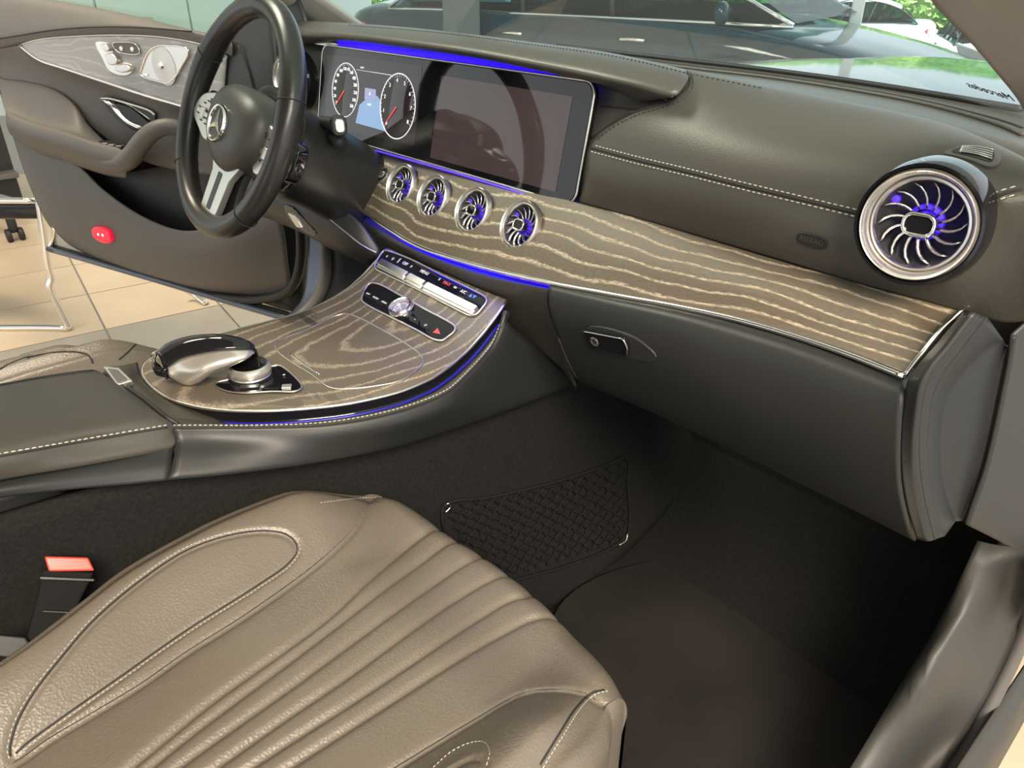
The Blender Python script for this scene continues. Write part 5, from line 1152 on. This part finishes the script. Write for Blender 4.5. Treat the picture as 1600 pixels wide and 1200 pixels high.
# ================================================================ CARS
def car(name, label, pos, head, paint, L=4.7, W=1.84, H=1.44, zb=GZ, detail=True, trim='chrome'):
    hd = math.radians(head); f = V((math.cos(hd), math.sin(hd), 0)); s = V((-f.y, f.x, 0)); o = V((pos[0], pos[1], zb))
    def q(a, b, c): return o+f*(a*L)+s*(b*W/2)+V((0, 0, c*H))
    t = thing(name, label, 'car', o)
    st = [(-.5, .84, .30, .62, .64), (-.47, .93, .2, .64, .68), (-.3, 1, .17, .655, .68), (-.1, 1, .17, .65, .67), (.1, 1, .17, .64, .66), (.25, .99, .17, .60, .615), (.38, .96, .2, .51, .54), (.46, .9, .22, .44, .47), (.5, .72, .28, .42, .46)]
    rows = []
    for a, w_, z0, zs_, zc in st:
        rows.append([q(a, -w_*.9, z0), q(a, -w_, z0+.12), q(a, -w_*1.0, (z0+zs_)/2+.05), q(a, -w_*.97, zs_-.03), q(a, -w_*.9, zs_), q(a, -w_*.5, zc), q(a, 0, zc+.005), q(a, w_*.5, zc), q(a, w_*.9, zs_), q(a, w_*.97, zs_-.03), q(a, w_, (z0+zs_)/2+.05), q(a, w_, z0+.12), q(a, w_*.9, z0)])
    loft('body', rows, 40, 50, paint, t, .01)
    gh = [(-.42, .66), (-.27, .93), (-.1, 1.0), (.06, .97), (.24, .67)]
    roof = [[q(a, b*.72, z-(.02 if abs(b) > .9 else 0)) for b in (-1, -.5, 0, .5, 1)] for a, z in [(-.30, .90), (-.2, .985), (-.08, 1.0), (.03, .985), (.09, .94)]]
    loft('roof', roof, 16, 16, paint, t, .03)
    for sd in (-1, 1):
        low = [(-.40, .655), (-.3, .66), (-.05, .655), (.15, .65), (.27, .645)]; hi = [(-.40, .66), (-.31, .84), (-.15, .965), (.03, .96), (.27, .65)]
        lo = [q(a, sd*.9, z) for a, z in low]; hi_ = [q(a, sd*(.9-.2*(z-.65)/.32), z) for a, z in hi]
        loft('side_window', [lo, hi_], 24, 8, 'car_glass', t, 0)
        tube('belt_trim', [p+V((0, 0, -.004))+s*(sd*.012) for p in lo], .011, trim, t, 16); tube('window_trim', [p+s*(sd*.01) for p in hi_], .013, trim, t, 24)
        for a in (-.13, .02): tube('window_post', [q(a, sd*.905, .655), q(a-.03, sd*.735, .955)], .02, 'rubber', t, 4)
        m = q(.19, sd*1.07, .69); tube('wing_mirror', [m+s*(-sd*.1), m, m+s*(sd*.07)], [.03, .075, .06], paint, t, 8, seg=12, flat=((f), .6))
        for a in (-.14, .06): tube('door_handle', [q(a-.02, sd*1.01, .565), q(a, sd*1.025, .568), q(a+.02, sd*1.01, .565)], .013, trim, t, 8)
        for a in (-.3, .32): lathe('wheel', [(0, .04), (.12, .05), (.2, .06), (.24, .04), (.31, .06), (.33, .02), (.33, -.12)], q(a, sd*.95, .23), s*sd, 'rubber', t, 28)
        plate('tail_light', [q(-.485, sd*.55, .50), q(-.47, sd*.93, .50), q(-.44, sd*.97, .56), q(-.46, sd*.9, .61), q(-.49, sd*.6, .6)], (-f+s*sd*.5), .03, 'tail_red', t, .006, .03)
        plate('head_light', [q(.47, sd*.6, .42), q(.42, sd*.93, .46), q(.41, sd*.93, .53), q(.46, sd*.65, .5)], (f+s*sd*.5), .03, 'post', t, .006, .03)
    loft('windscreen', [[q(.27, b, .655) for b in (-.85, 0, .85)], [q(.18, b, .81) for b in (-.76, 0, .76)], [q(.08, b, .955) for b in (-.7, 0, .7)]], 10, 10, 'car_glass', t, 0)
    loft('rear_window', [[q(-.40, b, .66) for b in (-.8, 0, .8)], [q(-.34, b, .81) for b in (-.74, 0, .74)], [q(-.27, b, .93) for b in (-.68, 0, .68)]], 10, 10, 'car_glass', t, 0)
    plate('matte_slab', [q(a, b, .688) for a, b in ((-.37, -.8), (.22, -.8), (.22, .8), (-.37, .8))], (0, 0, 1), .01, 'carpet', t)  # matte slab added so the glossy body doesn't mirror inside the windows
    for b in (-.4, .4):
        for a in (-.16, .04):
            z = .62; loft('seat_back', [[q(a, b-.18, z-.1), q(a, b+.18, z-.1)], [q(a-.02, b-.17, z+.1), q(a-.02, b+.17, z+.1)], [q(a-.03, b-.1, z+.2), q(a-.03, b+.1, z+.2)]], 8, 8, 'soft_grey', t, .08)
    return t
OZ = -1.0
car('dark_car', 'dark glossy saloon with chrome window trim parked beyond the bonnet', (-3.35, 4.3), 14, 'body_paint', 4.9, 1.74, 1.44)
def far(px, py, z=-.35): q = at(px, py, z=z); return (q.x, q.y)
car('white_car', 'white hatchback parked under the trees beyond the dark car', far(1318, 52), 205, 'white_paint', 3.9, 1.75, 1.42, OZ, trim='rubber')
car('white_car', 'white car at the far right beside the windscreen pillar', far(1545, 84), 118, 'white_paint', 4.5, 1.8, 1.38, OZ, trim='rubber')
car('white_car', 'white car tail seen between the pale post and the dark column', far(668, 34), 165, 'white_paint', 4.3, 1.8, 1.42, OZ, trim='rubber')
car('silver_car', 'dark blue car at the far left beyond the windscreen', far(540, 62), 20, 'body_grey', 4.4, 1.8, 1.4, OZ, trim='chrome')
# posts and column of the facade
def col_at(px, yw, w_, mat, label, d=None):
    p = at(px, 25, y=yw); n = V((CAM.x-p.x, CAM.y-p.y, 0)).normalized(); u_ = V((-n.y, n.x, 0))
    return struct(box('trim_5', V((p.x, p.y, 1.1)), (w_, w_, 4.6), mat, None, .01, (u_, n, V((0, 0, 1)))), label, 'post')
col_at(721, 3.1, .27, 'concrete', 'dark square column of the showroom facade')
col_at(638, 4.6, .10, 'post', 'pale narrow facade post left of the dark column')
col_at(1338, 5.4, .09, 'post', 'pale narrow facade post in front of the white car')
# trees and hedge
def bush(c, rx, ry, rz, mat, label, n=2600, lf=.16):
    t = thing('hedge', label, 'hedge', (c[0], c[1], OZ), 'greenery behind the car park'); vs_, fs = [], []
    for _ in range(n):
        a = random.uniform(0, 2*math.pi); z = random.uniform(-1, 1); r = math.sqrt(1-z*z)*random.uniform(.75, 1.05)
        p = V((c[0]+rx*r*math.cos(a), c[1]+ry*r*math.sin(a), c[2]+rz*z)); u_ = V((random.gauss(0, 1), random.gauss(0, 1), random.gauss(0, 1))).normalized(); v_ = u_.orthogonal().normalized(); b = len(vs_); k = lf*random.uniform(.6, 1.4)
        vs_ += [p-u_*k, p+v_*(k*.5), p+u_*k, p-v_*(k*.5)]; fs.append((b, b+1, b+2, b+3))
    mesh('foliage', vs_, fs, mat, t, False, kind='stuff')
    lathe('trunk', [(.25, -2.2), (.2, 0), (.12, 1)], (c[0], c[1], c[2]), (0, 0, 1), 'concrete', t, 10)
    rows = [[V((c[0]+rx*.8*math.cos(q)*math.cos(h), c[1]+ry*.8*math.sin(q)*math.cos(h), c[2]+rz*.8*math.sin(h))) for q in [2*math.pi*k/16 for k in range(16)]] for h in (-1.5, -.8, 0, .8, 1.5)]
    loft('leaf_core', rows, 20, 12, mat, t, 0, True)
for i, (px, d, rx) in enumerate([(545, 36, 5), (690, 38, 5), (1120, 37, 4), (1235, 36, 3.4), (1345, 35, 3.4), (1450, 34, 3.4), (1560, 33, 4)]):
    r = ray(px, 10); r.z = 0; r.normalize(); p = CAM+r*d
    bush((p.x, p.y, .9), rx*.62, 1.4, 2.4, 'leaf_pale' if i % 2 else 'leaf', ['pale green hedge at the far left of the windscreen', 'green hedge behind the pale post', 'green hedge above the dark car bonnet', 'pale green hedge left of the white hatchback', 'green hedge above the white hatchback', 'pale green hedge right of the white hatchback', 'green hedge by the windscreen pillar'][i])
# lettering on the windscreen, read from outside
WS = bvh([o for o in COL.objects if o.name == 'window_1'][0])
a, b = hit(WS, 1519, 131), hit(WS, 1578, 149)
if a and b:
    u_ = (a[0]-b[0]).normalized(); n_ = a[1]; v_ = n_.cross(u_); v_ = (v_-u_*v_.dot(u_)).normalized()
    tx = text('windscreen_lettering', 'Mercedes', (a[0]+b[0])/2+n_*.002, u_, u_.cross(-n_)*-1, .017, 'rubber', None, .0002); tag(tx, 'small dark reversed lettering on the lower corner of the windscreen', 'lettering')
